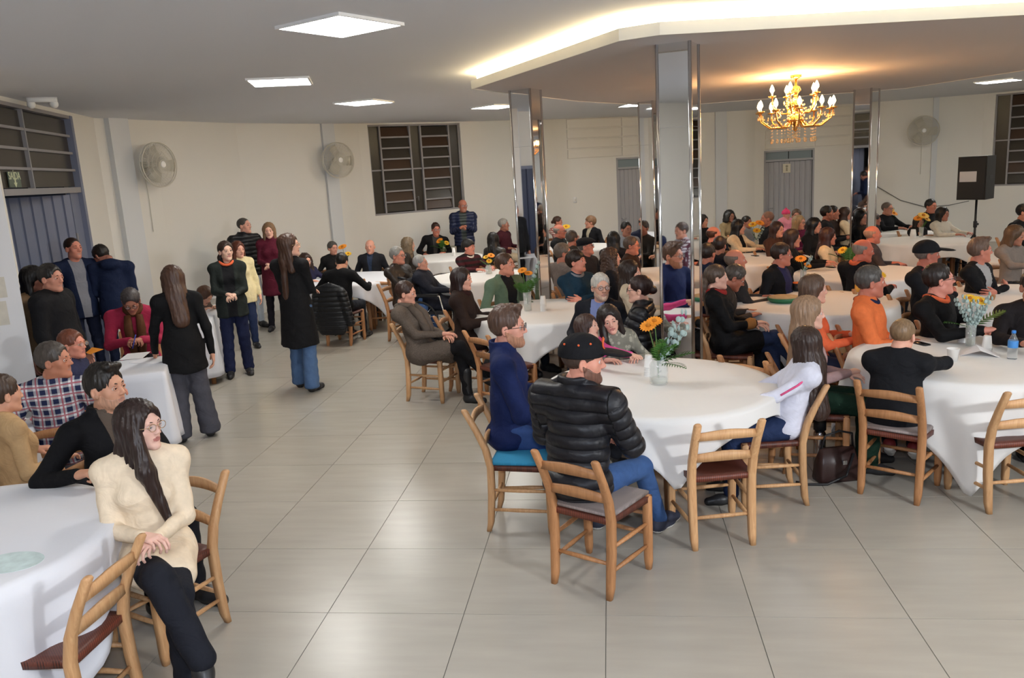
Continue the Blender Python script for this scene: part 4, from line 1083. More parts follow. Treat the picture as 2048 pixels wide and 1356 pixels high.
    Vh, Fh, mi = head_mesh(sex, lod); 
    B.add((Vh, Fh), mi, MH)
    if eyes: add_face(B, sex, lod, MH)
    hkL, hkR = (hk, hk) if isinstance(hk, str) else hk
    for w, e_, mir, kd in ((wl, ell_, True, hkL), (wr, elr, False, hkR)):
        yd = nrm(w-e_)
        if arms in ('lap', 'table', 'clasp', 'front', 'phone', 'rest'): yd = nrm(yd+np.array([-.35 if not mir else .35, .35, .0])*(1 if arms != 'lap' else .5))
        if arms == 'cross': yd = nrm(np.array([1. if mir else -1., -.30, .12]))
        pn_ = np.array([0, 0, -1.]) if arms not in ('cross', 'side') else (np.array([0, -1, 0.]) if arms == 'cross' else np.array([1. if mir else -1., 0, 0]))
        zd = -nrm(pn_-yd*(pn_@yd)); xd = np.cross(yd, zd); sc_h = s**.7*(.93 if fem else 1.0)
        B.add(hand_mesh(kd, lod, mir), 0, mat4(np.stack([xd, yd, zd], 1)*sc_h, w+yd*.012))
    hm = hair_mat(hc)
    MW = mat4(Rw, base)
    body = obj('person', B, [skm, M_LIP if fem else M_LIPM, M_EYE, M_IRIS, hm], None, True, MW)
    tag(body, label, 'person')
    if isinstance(hair, str) and hair != 'none':
        Vq, Fq = hair_cached(hair, hl, lod); Vq = Vq@(HR*hs).T+hc_
        obj('hair', Buf().add((Vq, Fq)), hm, body)
    hd_mw = mat4(HR*hs, hc_)
    if beard: obj('beard', Buf().add(beard_mesh((.005, .007, .01)[lod], beard == 'full')), hair_mat(mixhex(bc, skin, .22 if beard == 'full' else .78)), body, True, hd_mw)
    if cap:
        co = obj('cap', Buf().add(cap_mesh(cap, (.006, .009, .012)[lod])), cloth(capc), body, True, hd_mw)
        if cap == 'cap' and lod == 0:
            a = np.linspace(.5, 5.7, 14); pts = [(.036*math.sin(q)*.9+.0, .094-.012*abs(math.sin(q)), .092+.030*math.cos(q)) for q in a]
            pts = [np.array(p)+[0, .012, 0] for p in pts]
            obj('emblem', Buf().add(tube(pts, .0045, 6)), pm('cap_orange', (.75, .12, .03), .6), co)
            for q in ((.078, .03, .105), (.085, -.03, .10), (-.078, .03, .105), (.05, -.10, .10)): obj('eyelet', Buf().add(ball(q, .006, 8, 6)), pm('cap_orange', (.75, .12, .03), .6), co)
    if gl: glasses(body, hd_mw, gl)
    jo = obj('jacket', Buf().add((V, F)), cloth(jc, jk, shirt, c2), body, True, None, tlc)
    # ---- trousers
    ft = Field((lo[0], lo[1], 0), (hi[0], hi[1], pel[2]+.16), (.014, .018, .026)[lod])
    ft.put(ell(pel+np.array([0, .0, .01]), np.array((.168, .125, .11))*s), 0)
    for q in (0, 1):
        ft.put(rc(hips[q], kn[q], .090 if sex == 'M' else .086, .066+tflare*.4), .04)
        ft.put(rc(kn[q], an[q]+nrm(kn[q]-an[q])*-.01, .063+tflare*.4, .050+tflare), .02)
    sl_, X_, Y_, Z_ = ft.sub((-9, -9, -9), (9, 9, 9)); ft.d = np.maximum(ft.d, (.045 if not sit else .06)-Z_)
    Vt, Ft = ft.mesh(); Vt = Vt+np.stack([.003*np.sin(Vt[:, 2]*60+Vt[:, 1]*30), .003*np.sin(Vt[:, 2]*45+Vt[:, 0]*30), 0*Vt[:, 0]], 1)
    obj('trousers', Buf().add((Vt, Ft)), cloth(tc, 'plain'), body, True, None, (Vt-pel)/s)
    sk_ = 'boot' if shoes == 'boot' else 'shoe'; Vs, Fs, ms = shoe_mesh(sk_, lod)
    for q in (0, 1):
        yd = an[q]-kn[q]; dr = np.array([(-.1, .1)[q], 1, 0]) if an[q][2] < .2 else np.array([-.1, .85, -.5])
        yd = nrm(dr); xd = nrm(np.cross(yd, [0, 0, 1])); zd = np.cross(xd, yd)
        sc_s = max(.72, s**.8*(.92 if fem else 1.02))
        o_ = an[q]-zd*.09*sc_s if an[q][2] > .15 else np.array([an[q][0], an[q][1]+.03, 0])
        obj('shoe', Buf().add((Vs*sc_s, Fs), ms), [shm or M_SHOE, {'sneaker': M_SOLE}.get(shoes, M_SOLEB)], body, True, mat4(np.stack([xd, yd, zd], 1), o_))
    if scarf:
        Bs = Buf(); c_ = P(0, .0, .505); pts = [c_+Rr*.078*math.cos(a)+Fw*.082*math.sin(a)+U*(.012*math.cos(2*a)-.02*math.sin(a)) for a in np.linspace(0, 2*math.pi, 17)]
        Bs.add(tube(pts, scarf[2] if len(scarf) > 2 else .030, 8, False))
        if scarf[1]:
            for q in (-1, 1): Bs.add(tube([P(q*.05, .09, .47), P(q*.055, .155, .36), P(q*.04, .17, .2), P(q*.03, .165, .2-scarf[1])], [.034, .045, .045, .035], 8))
        obj('scarf', Bs, cloth(scarf[0]), body)
    info = dict(base=base, face=face, s=s, hc=base+Rw@hc_, M=MW, body=body, P=lambda x, y, z: base+Rw@P(x, y, z), loc=dict(el=ell_, er=elr, wl=wl, wr=wr, sl=shl, sr=shr, P=P), jacket=jo, wl=base+Rw@wl, wr=base+Rw@wr, label=label, Rw=Rw, dist=dist)
    PEOPLE.append(info)
    if sit and chair_ and short:
        off = base+Rw@np.array([0, .045, 0]) if cpos is None else cpos
        chair(off[0], off[1], face if cface is None else cface, 'wooden ladder-back chair under the '+short, ck, cushion)
    return info
# ------------------------------------------------------------------ the people
B_, G_ = M_GLS, M_GLSG
SK = '#b98468'; SKP = '#cf9e85'; SKR = '#b8705a'; SKD = '#96664c'; SKO = '#a9664a'
# ---- front left
cream = person(283, 853, 'seated woman in cream coat and clear-framed glasses, hands clasped on crossed legs', .99, -58, -12, 3, 'F', arms='clasp', lean=6, twist=0, hair='side', hl=.50, hc='#231512', skin='#d3a796',
    jc='#d6c2a6', shirt=('#d4d4dc', .0, .30, .36), tc='#14161e', coat=.55, legs='cross', gl=G_, collar=.04, short='woman in the cream coat', ck=1, cpos=(-.775, -.243), cface=-112, L=None, hk='clasp', shoes='shoe', tflare=.012)
person(213, 777, 'seated dark-haired stubbled man in black coat leaning an arm on the front left table', 1.04, -28, -8, 4, 'M', hair='quiff', hc='#17120f', skin='#b07e62', jc='#0d0d10', shirt=('#4a3f36', .03, .10, .15), collar=.045,
    beard='stub', bc='#5b4334', L=None, R=(.30, .16, .84), hk=('relax', 'fist'), short='dark-haired man in the black coat', lean=2, tc='#101116', wide=1.08)
person(110, 722, 'seated grey-haired man in red and navy plaid shirt', 1.0, 118, 12, 2, 'M', hair='short', hc='#3b342f', skin='#a5694d', jc='#b0b0b4', jk='plaid', arms='rest', short='man in the plaid shirt', tc='#14161c', wide=1.02, collar=.03)
person(146, 690, 'seated woman with short auburn hair and glasses in dark navy top', .93, 20, 2, 3, 'F', hair='short', hc='#5a2c18', skin='#b8735c', jc='#232640', arms='rest', gl=G_, short='auburn-haired woman in navy', wide=1.08)
person(8, 790, 'seated person in tan jacket cut off by the left edge', .95, 60, 60, 0, 'F', hair='short', hc='#3a2a20', skin=SK, jc='#a08055', arms='rest', short='person in tan at the left edge', coat=.0, eyes=False)
# ---- entrance group
person(103, 557, 'standing dark-haired man in black zip hoodie by the doorway', 1.0, 5, -5, 0, 'M', sit=False, arms='side', hair='short', hc='#15110f', skin='#a8705a', jc='#101013', hood=True, tc='#14151a', wide=1.1, bulk=.02, pos=None)
person(70, 560, 'dark-haired woman in tan jacket half hidden in the doorway', 0.99, -10, 0, 0, 'F', sit=False, arms='side', hair='long', hl=.28, hc='#0f0c0b', skin='#80503f', jc='#6b5236', coat=.1)
person(147, 497, 'standing man in open navy hoodie over grey T-shirt in front of the doorway', 1.07, -35, -20, 3, 'M', sit=False, arms='side', hair='buzz', hc='#2b1b14', skin='#b9735c', jc='#101a33', hood=True, shirt=('#6d6d75', .035, .05, -.3), tc='#1a2036', wide=1.08, coat=.04)
person(203, 512, 'standing man in navy hoodie bending over papers beside the doorway', 1.03, 120, 165, -38, 'M', sit=False, arms='front', hair='short', hc='#1b1613', skin='#8e5a48', jc='#101a33', hood=True, lean=-10, tc='#1b2238', wide=1.08, coat=.04)
person(262, 603, 'seated woman in raspberry fleece with brown scarf and glasses, writing at the table', 1.1, -62, -62, -34, 'F', arms='table', lean=-10, hair='bun', hc='#3a3536', skin='#9d6650', jc='#8e1138', gl=B_, scarf=('#4a2a14', .12), hk='hold', short='woman in the raspberry fleece', wide=1.2, bulk=.012,
       L=(-.06, .43, .83), R=(.05, .44, .83))
person(345, 560, 'standing woman with long brown hair in black blazer leaning on the writing table', 0.96, 118, 128, -8, 'F', sit=False, arms='side', hair='long', hl=.38, hc='#3c2519', skin=SK, jc='#0d0d0f', coat=.10, tc='#3b3b43', tflare=.045, lean=-9, pos=None, L=(-.26, .24, .80), wide=1.0)
person(410, 592, 'woman with brown hair bent low over the second writing table, half hidden', .84, -12, -12, -38, 'F', arms='table', hair='long', hl=.25, hc='#4a3020', skin=SKP, jc='#4a3a33', lean=-34, short='bent woman at the second writing table')
person(452, 503, 'standing woman in dark green jacket with orange collar, hands clasped', 0.975, -62, -42, 6, 'F', sit=False, arms='front', hair='pony', hl=.35, hc='#2b1d16', skin='#d2a890', jc='#1c211f', shirt=('#111114', .055, .02, -.3), tc='#141a36', tflare=.015, scarf=('#c8511c', 0, .017), coat=.05, hk='clasp')
person(477, 500, 'auburn-haired woman in pale yellow jacket standing behind the woman with orange collar', 0.9, -55, -35, 2, 'F', sit=False, arms='side', hair='long', hl=.22, hc='#4d2414', skin='#c4907a', jc='#c9bb8c', tc='#1e2a48', coat=.05)
person(489, 452, 'standing grey-haired man in black puffer vest and white jeans against the wall', 1.06, -45, -8, 6, 'M', sit=False, arms='side', hair='buzz', hc='#38332f', skin='#b98470', jc='#121215', jk='puffer', bulk=.015, tc='#b4bcc4', wide=1.05, collar=.05)
person(538, 462, 'smiling blonde woman in burgundy coat standing against the wall', 1.01, -75, -70, 0, 'F', sit=False, arms='front', hair='long', hl=.30, hc='#6b4f33', skin='#d0a08c', jc='#4d0e22', coat=.25, tc='#15131a', collar=.04)
person(580, 492, 'standing woman with very long hair in long black coat and wide blue jeans', 1.04, 80, 12, 6, 'F', sit=False, arms='front', hair='long', hl=.52, hc='#3a2418', skin='#cf9e88', jc='#121214', coat=.33, tc='#3d587c', tflare=.035, gl=G_, legs='walk', wide=1.0)
# ---- left tables
person(612, 522, 'girl with wavy brown hair and glasses leaning an elbow on the far left table', 0.83, -40, -40, -4, 'F', arms='table', hair='curly', hl=.25, hc='#2b1c16', skin='#c08b74', jc='#1c1b33', gl=B_, short='girl with wavy hair at the far left table')
person(666, 497, 'woman in black cardigan with grey hair tied back, seated by the wall', .93, -60, -40, 2, 'F', arms='rest', hair='bun', hc='#3c3935', skin='#b9826c', jc='#121214', short='woman in black by the wall', pos=None)
manb = person(684, 525, 'man in black sweater seated with his back to the camera, elbows on the table', .98, 82, 82, -24, 'M', arms='table', lean=-8, hair='short', hc='#0e0c0b', skin=SK, jc='#0b0b0d', wide=1.1, short='man in black sweater under the hung puffer coat', L=(-.30, .34, .80), R=(.30, .34, .80))
person(740, 494, 'bald grey-haired old man in dark jacket facing the camera at the far left table', 0.94, -88, -84, 3, 'M', arms='rest', hair='bald', hc='#8d8a85', skin='#b47c66', jc='#16171c', shirt=('#1f2b40', .02, .12, .2), short='grey-haired old man facing the camera', collar=.03)
person(796, 512, 'grey-haired man with glasses in dark brown leather jacket, arms crossed', 1.02, -25, -18, 4, 'M', arms='cross', lean=7, hair='short', hc='#6f6d69', skin='#b3715a', jc='#231b17', jk='leather', gl=B_, tc='#33507e', short='man in the brown leather jacket', wide=1.06, collar=.04)
person(818, 490, 'woman with wavy light brown hair facing right behind the man in leather jacket', .95, 5, 10, 0, 'F', arms='rest', hair='curly', hl=.20, hc='#5a4a35', skin='#c18f78', jc='#2a241f', short='woman with wavy light brown hair')
wheel = person(842, 527, 'elderly grey-haired woman leaning back in a wheelchair in dark coat', .90, -12, -5, 8, 'F', arms='clasp', lean=22, hair='short', hc='#7d7b78', skin='#ab7864', jc='#191b25', coat=.5, tc='#16171d', chair_=False, bulk=.015)
person(872, 459, 'man with glasses in black jacket and lanyard behind the low flower pot', 1.04, -70, -62, -4, 'M', arms='rest', lean=-2, side=-8, hair='short', hc='#2d1a12', skin='#b06a54', jc='#0f0f12', shirt=('#33302f', .02, .14, .1), gl=B_, short='man with the lanyard', wide=1.08)
stand = person(926, 412, 'smiling bald man in blue puffer jacket standing under the window with a phone', 1.05, -80, -62, 0, 'M', sit=False, arms='phone', hair='bald', hc='#5a5048', skin='#9c5f48', jc='#131c38', jk='puffer', bulk=.02, shirt=('#2b3230', .03, .06, -.2), gl=B_, hk='hold', beard='stub', bc='#5c5048', wide=1.06)
person(938, 495, 'boy with black hair in dark red striped jumper with white collar', 0.9, -45, -25, 4, 'M', arms='table', hair='fringe', hc='#120e0d', skin='#b8705a', jc='#1c1618', jk='stripe', c2='#3d0f16', scarf=('#b8b2a8', 0, .020), short='boy in the striped jumper')
person(985, 480, 'woman with long straight black hair seen from behind beside the striped jumper', .96, 60, 120, 0, 'F', arms='rest', hair='long', hl=.36, hc='#100d0d', skin=SKP, jc='#25221f', jk='leather', short='woman with long black hair by the striped jumper')
person(1008, 450, 'grey-haired man in burgundy sweater seated left of the left column', 1.0, -25, -5, 2, 'M', arms='rest', hair='short', hc='#7b7772', skin='#8e5a46', jc='#37101a', tc='#9c8b72', short='man in the burgundy sweater')
person(813, 587, 'short-haired elderly woman in brown tweed coat and black boots on a chair in the aisle', .97, -16, -2, -2, 'F', arms='clasp', lean=19, hair='short', hc='#2e1a12', skin='#b9826c', jc='#4a4038', jk='tweed', coat=.65, tc='#0f0f12', shoes='boot', legs='cross', short='woman in the tweed coat', ck=1, cpos=(-.304, 4.206), cface=-14, scarf=('#4a4038', .08), wide=1.05)
person(925, 560, 'dark-haired woman in brown puffer coat with turtleneck facing right', .99, -5, -8, 2, 'F', arms='lap', hair='bob', hl=.10, hc='#1f100f', skin='#c58d78', jc='#231713', bulk=.02, scarf=('#240f10', 0), coat=.4, tc='#15120f', short='woman in the brown puffer coat', ck=0, wide=1.08)
person(1011, 530, 'brown-haired man in open sage green jacket over black shirt', 1.04, -40, -18, 5, 'M', arms='rest', hair='short', hc='#3a2417', skin='#b8775f', jc='#4a5c49', shirt=('#101114', .05, .05, -.1), collar=.035, short='man in the sage green jacket', wide=1.12)
# ---- front centre table
navy = person(1017, 655, 'bearded man with glasses in dark navy jacket at the front centre table', 1.13, 6, -2, 1, 'M', arms='lap', hair='quiff', hc='#4a3428', skin='#c88a74', jc='#101c44', collar=.06, gl=B_, beard='full', bc='#8a5c3f', tc='#223a68', short='bearded man in navy', ck=1, cpos=(.978, 1.171), cface=-3, cushion=M_BLUEC, wide=1.10, bulk=.01, lean=0, shm=M_SHOE)
capm = person(1168, 722, 'man in black cap and black puffer jacket seated with his back to the camera', 1.08, 62, 4, -2, 'M', arms='table', hair='buzz', hc='#3a2a22', skin='#c08069', jc='#15151a', jk='puffer', bulk=.022, collar=.055, cap='cap', capc='#121215', beard='full', bc='#4a3024', tc='#2c4a78',
       legs='out', shoes='sneaker', shm=M_SHOEB, short='man in the black cap', cpos=(1.478, .442), cface=60, cushion=M_KNIT, wide=1.10, L=(-.12, .34, .70), R=(.10, .36, .70), lean=-3)
person(1176, 656, 'young girl with brown bob in bright pink sweatshirt leaning on the front table', 0.68, -30, -18, 14, 'F', arms='table', hair='bob', hl=.11, hc='#33201a', skin='#d0a08a', jc='#b83578', short='girl in the pink sweatshirt', L=(-.06, .36, .84), R=(.30, .36, .94), hk='flat', chair_=False, wide=1.15, seat=.52, pos=None, headroll=-12)
person(1219, 640, 'dark-haired woman in grey patterned sweater resting beside the girl in pink', .84, -75, -82, -6, 'F', arms='table', hair='side', hl=.18, hc='#1e1614', skin='#cb9a86', jc='#6b6a5f', jk='camo', c2='#8d8a7c', headroll=14, short='woman beside the girl in pink', lean=-12)
person(1202, 575, 'white-haired old man with glasses in dark jacket looking at the camera', 0.97, -108, -72, 2, 'M', arms='rest', hair='short', hc='#9b968e', skin='#b78670', jc='#13151c', shirt=('#5a6690', .02, .14, .15), gl=B_, beard='stub', bc='#9c9187', short='white-haired man with glasses', lean=4)
person(1277, 580, 'woman with dark hair in a bun and black puffer coat facing left', 1.0, 168, 175, 2, 'F', arms='lap', hair='bun', hc='#24120f', skin='#cf9c86', jc='#141418', jk='puffer', bulk=.018, gl=B_, coat=.3, short='woman with the bun', collar=.04)
person(1262, 545, 'young woman with long straight dark hair and cream top looking right', .96, -10, -5, 4, 'F', arms='lap', hair='long', hl=.42, hc='#241712', skin='#c9937d', jc='#a89880', short='young woman with long straight hair')
person(1224, 517, 'woman with long curly brown hair in dark top looking right', .98, 0, -2, 8, 'F', arms='lap', hair='curly', hl=.30, hc='#3d281c', skin='#bf8871', jc='#17161a', short='woman with long curly hair')
person(1154, 524, 'dark-haired man in teal sweater with crossed arms', 1.0, -55, -25, 10, 'M', arms='cross', hair='fringe', hc='#1e120d', skin='#bd7863', jc='#0e2a3c', scarf=('#6b6d74', 0, .018), short='man in the teal sweater', lean=5)
person(1172, 494, 'man in dark flat cap and glasses looking up to the right', .98, -35, -10, 12, 'M', arms='lap', hair='buzz', hc='#4a443f', skin='#ad6a55', jc='#1f1c1e', cap='flat', capc='#15161a', gl=B_, short='man in the flat cap')
person(1127, 507, 'greying man in taupe sweater seen from behind left of the teal sweater', 1.02, 40, 10, 4, 'M', arms='lap', hair='short', hc='#574a3f', skin='#a8664f', jc='#655a54', short='man in the taupe sweater', wide=1.05)
person(1145, 478, 'man with dark grey hair seen from behind near the left column', .98, 60, 45, 0, 'M', arms='lap', hair='short', hc='#332a25', skin='#935a45', jc='#2a2622', short='dark grey-haired man near the left column')
person(1120, 463, 'bald man with glasses in black jacket seated far left of the flat cap', .98, -20, -10, 0, 'M', arms='lap', hair='bald', hc='#6a615a', skin='#a9624c', jc='#181a1c', gl=B_, short='bald man in black near the left column')
person(1116, 444, 'woman in red and white checked shirt by the back wall', .92, -40, -10, 0, 'F', arms='table', hair='bun', hc='#3b2419', skin='#a8664f', jc='#a89088', jk='check2', c2='#7c2f2c', short='woman in the checked shirt')
person(1180, 445, 'boy with sandy hair in black jacket seated at the back wall facing left', .93, -130, 195, 5, 'M', arms='rest', hair='fringe', hc='#6b4d33', skin='#b47c66', jc='#121317', short='sandy-haired boy at the back wall', collar=.03, shirt=('#8f8672', .0, .12, .05))
person(1227, 480, 'woman with straight black bob seen from behind, middle of the hall', .97, 80, 85, 0, 'F', arms='lap', hair='long', hl=.24, hc='#0d0a0a', skin=SK, jc='#181416', short='woman with black hair, seen from behind')
person(1264, 492, 'greying man with glasses in brown jacket in front of the grey door', 0.98, -20, -15, 0, 'M', arms='rest', hair='grey_side', hc='#4c3a2e', skin='#b3694d', jc='#2c1a12', gl=B_, short='man in the brown jacket')
person(1253, 459, 'dark-haired man facing the camera in front of the narrow grey door', 1.0, -75, -60, 0, 'M', arms='rest', hair='short', hc='#14100e', skin='#a56d57', jc='#6d7178', short='dark-haired man before the narrow door')
person(1288, 447, 'balding man in dark blue sweater beside the half hidden column', 1.02, -60, -60, 0, 'M', arms='lap', hair='bald', hc='#2d211b', skin='#a56c55', jc='#11182c', short='balding man in dark blue')
person(1406, 443, 'woman with long dark hair in dark jacket right of the middle column', .96, -50, -40, 0, 'F', arms='lap', hair='long', hl=.3, hc='#15100f', skin='#b17e68', jc='#15171a', short='dark-haired woman right of the middle column')
person(1428, 470, 'man with thin reddish hair in black behind the ponytail woman', .98, 30, 20, 0, 'M', arms='lap', hair='bald', hc='#3d2216', skin='#b56a52', jc='#141517', short='reddish-haired man behind the ponytail')
person(1440, 492, 'person with dark brown hair seen from behind, middle right', .98, 70, 60, 0, 'F', arms='lap', hair='short', hc='#251712', skin='#a56c55', jc='#14161f', short='dark brown-haired person seen from behind')
person(1416, 508, 'dark-haired man in navy top seen from behind, against the middle column', .96, 60, 50, 0, 'M', arms='lap', hair='short', hc='#261c18', skin='#a0604a', jc='#121a30', short='dark-haired man in navy by the middle column')
person(1472, 522, 'balding grey-haired man in profile behind the ponytail woman', 1.0, 5, 0, 5, 'M', arms='lap', hair='bald', hc='#5b4e44', skin='#b06b53', jc='#2b2a2c', short='balding man in profile')
person(1470, 556, 'grey-haired man with glasses looking down beside the ponytail woman', 0.94, -5, -5, -28, 'M', arms='lap', hair='short', hc='#3d352f', skin='#9c5d46', jc='#3b332e', gl=B_, short='man looking down', lean=-8, shirt=('#7d6b60', .03, .1, .1))
pony = person(1434, 556, 'woman with brown ponytail and red scarf in black coat with leopard cuffs', .99, -12, 0, 4, 'F', arms='clasp', lean=12, hair='pony', hl=.34, hc='#43352b', skin='#d0a08c', jc='#0d0d0f', scarf=('#7d1410', 0), coat=.6, tc='#1c2a48', short='woman with the red scarf', ck=1, legs='cross', wide=1.1, bulk=.012)
person(1478, 455, 'woman with long black hair in cream coat at the tall bouquet table', .96, -40, -15, 0, 'F', arms='table', hair='long', hl=.26, hc='#110d0d', skin='#b57f68', jc='#c2ab88', shirt=('#121214', .03, .06, -.1), short='black-haired woman in the cream coat')
person(1460, 433, 'dark curly-haired woman behind the far bouquet', .92, -60, -60, 0, 'F', arms='lap', hair='curly', hl=.08, hc='#141210', skin='#8a5c48', jc='#7b6a4a', short='curly-haired woman behind the far bouquet')
person(1494, 445, 'dark-haired child beside the woman in cream coat', .80, -40, -40, 0, 'M', arms='lap', hair='short', hc='#15110f', skin='#a56c55', jc='#70757c', short='dark-haired child')
person(1534, 438, 'bald man in black facing left beside the wide grey door', 1.02, 195, 180, 0, 'M', arms='lap', hair='buzz', hc='#6a4a3a', skin='#9d5f48', jc='#141416', beard='stub', bc='#4b3528', short='bald man in black by the wide door')
person(1555, 460, 'woman with long brown hair in front of the wide grey door', .95, -55, -45, 0, 'F', arms='lap', hair='long', hl=.34, hc='#2a1511', skin='#ad765f', jc='#3a2218', short='brown-haired woman before the wide door')
person(1573, 430, 'baby in pink knitted hat held up before the wide grey door', .55, -60, -60, 0, 'F', arms='lap', hair='none', skin='#b58470', jc='#c0768c', cap='beanie', capc='#c02a5e', chair_=False, seat=.78, tc='#c0768c')
person(1593, 432, 'dark blond woman holding the baby', .97, -70, -100, 0, 'F', arms='lap', hair='bun', hc='#4a392c', skin='#b07a64', jc='#3a2a2c', short='woman holding the baby')
person(1599, 446, 'blonde woman with glasses in magenta sweater', .94, -60, -45, 2, 'F', arms='lap', hair='long', hl=.24, hc='#8f7650', skin='#b88068', jc='#5a1238', gl=B_, short='blonde woman in magenta')
person(1586, 478, 'dark-haired woman with glasses in black and white top, before the blonde in magenta', .98, -20, -15, 0, 'F', arms='table', hair='bob', hl=.12, hc='#261511', skin='#b0715b', jc='#121215', gl=B_, short='dark-haired woman in black and white', c2='#b8a8a0')
person(1564, 510, 'dark-haired man with glasses in black jacket over striped shirt at the dish table', 1.0, -40, -12, 0, 'M', arms='rest', hair='short', hc='#2a1c16', skin='#aa6550', jc='#101013', shirt=('#252343', .05, .06, -.1), gl=B_, short='man in black over a striped shirt', wide=1.1)
person(1630, 452, 'woman with straight black hair in black before the wide grey door', .97, -50, -35, 0, 'F', arms='lap', hair='long', hl=.36, hc='#0d0b0c', skin='#b07a64', jc='#121214', short='straight black-haired woman in black')
person(1655, 427, 'dark-haired bearded man facing right at the far tables', 1.02, -20, -8, 4, 'M', arms='lap', hair='short', hc='#14100e', skin='#9d5f48', jc='#15151a', beard='stub', bc='#241a15', short='bearded man at the far tables')
person(1667, 426, 'second dark-haired man beside the bearded man', 0.97, -25, -15, 4, 'M', arms='lap', hair='short', hc='#1c1512', skin='#a86c55', jc='#2a1d18', short='second dark-haired man at the far tables')
person(1691, 428, 'brown-haired woman in cream jacket left of the right column', 0.93, -15, -5, 4, 'F', arms='lap', hair='long', hl=.22, hc='#2f1d16', skin='#b5806a', jc='#b9a785', short='woman in cream jacket by the right column')
person(1657, 474, 'woman with long dark red hair in cream top before the palm leaves', 0.94, -25, -8, 2, 'F', arms='lap', hair='long', hl=.26, hc='#2f140f', skin='#b56a4e', jc='#b7a27e', short='dark red-haired woman in cream')
person(1746, 470, 'pink-faced bald man in brown sweater behind the black and yellow jacket', 0.95, 0, 0, 2, 'M', arms='lap', hair='bald', hc='#8f6a55', skin='#b8644a', jc='#3a3234', short='pink-faced bald man')
yel = person(1727, 502, 'red-faced balding man in black and yellow jacket', 1.02, 30, 0, -4, 'M', arms='lap', hair='bald', hc='#6d625a', skin='#b0583f', jc='#101014', scarf=('#b0481c', 0, .022), short='man in the black and yellow jacket', wide=1.1)
person(1775, 418, 'man with glasses in black sitting right of the right column', 0.96, -60, -50, 0, 'M', arms='table', hair='buzz', hc='#4b3d33', skin='#a56c55', jc='#101114', gl=B_, short='man in black right of the right column')
person(1751, 440, 'small dark-haired child in front of the man with glasses by the right column', 0.72, -20, 0, 0, 'M', arms='lap', hair='short', hc='#2a1712', skin='#8d503c', jc='#1d1a1a', short='small child by the right column')
person(1862, 413, 'dark-haired man in black beside the woman in white, far right', 0.99, -70, -60, 0, 'M', arms='lap', hair='short', hc='#14100f', skin='#9d604a', jc='#111114', short='man in black beside the woman in white', wide=1.08)
person(1886, 429, 'woman with long black hair in white sweater near the loudspeaker', 0.91, -60, -50, 0, 'F', arms='table', hair='long', hl=.24, hc='#0f0b0b', skin='#9f6753', jc='#aaa79c', short='woman in the white sweater')
person(1838, 445, 'dark-haired child behind the orange flowers at the far right table', 0.69, -70, -70, 0, 'F', arms='lap', hair='long', hl=.14, hc='#1c1310', skin='#9f6a55', jc='#161316', short='child behind the orange flowers')
person(1855, 510, 'man in dark cap and red sweater under black jacket, arms crossed', 1.04, -45, -5, 2, 'M', arms='cross', hair='buzz', hc='#5a504a', skin='#a55c48', jc='#121216', shirt=('#5a0d18', .04, .1, -.05), cap='cap', capc='#15161a', short='man in the dark cap and red sweater', wide=1.1)
person(1879, 560, 'dark-haired man with glasses in black sweater with orange collar', 1.03, -48, -5, 8, 'M', arms='table', hair='short', hc='#1e1512', skin='#bd7a68', jc='#0c0c0e', scarf=('#b84a14', 0, .022), gl=B_, short='man with the orange collar', wide=1.08, hk='hold', L=(-.18, .30, .80), R=(.16, .40, .88))
person(1742, 565, 'grey-haired man in bright orange jacket over navy collar', 1.05, -25, -3, 2, 'M', arms='clasp', hair='short', hc='#3d3936', skin='#a5604a', jc='#f07018', collar=.03, tc='#1a2036', bulk=.012, short='man in the orange jacket', wide=1.12, scarf=('#171b38', 0, .022))
person(1629, 580, 'young woman with straight light brown hair in orange jacket behind the blonde woman', .96, -8, -10, 2, 'F', arms='lap', hair='long', hl=.24, hc='#4a3629', skin='#cf9f88', jc='#e05a1c', tc='#1a2036', short='young woman in orange')
person(1619, 628, 'young blonde woman with long hair in mauve top and dark green skirt', .95, -8, -6, 4, 'F', arms='clasp', hair='long', hl=.40, hc='#7d6148', skin='#d5a48f', jc='#8a6d6c', coat=0, tc='#0c2418', tflare=.03, short='blonde woman in mauve')
girlw = person(1608, 690, 'girl with long dark hair in white tracksuit top with pink sleeve stripe, seen from behind', .84, 180, 118, -4, 'F', arms='table', lean=18, hair='long', hl=.46, hc='#2a1a14', skin='#c9967f', jc='#bfc0d0', tc='#1a2848', short='girl in the white tracksuit top', ck=1, cpos=(2.583, 1.542), cface=184, L=(-.12, .30, .70), R=(.14, .28, .70), cushion=None)
boy = person(1806, 672, 'boy with short sandy hair in black jacket leaning on the table, seen from behind', .80, 60, 48, -10, 'M', arms='table', lean=-12, hair='buzz', hc='#6a5136', skin='#c58f78', jc='#111216', coat=.3, tc='#15161c', short='boy in the black jacket', cpos=(3.49, 1.655), cface=56, cushion=M_KNIT, legs='hang', collar=.035, shoes='sneaker', shm=pm('red_sneaker', (.25, .03, .03), .6), L=(-.06, .40, .81), R=(.13, .42, .81), elbow=(1.0, .15, .05), wide=1.1)
person(1961, 502, 'grey-haired man in black suit jacket and light shirt, arms folded', 0.99, -45, -5, 4, 'M', arms='cross', hair='quiff', hc='#5b463a', skin='#b06a55', jc='#0f0f12', shirt=('#8a8a8c', .02, .16, .0), short='man in the black suit jacket', wide=1.08)
person(2031, 472, 'woman with brown hair in grey fleece at the right edge', .96, -60, -40, -8, 'F', arms='table', hair='bob', hl=.12, hc='#4a3520', skin='#a06a52', jc='#6b625c', short='woman in grey fleece')
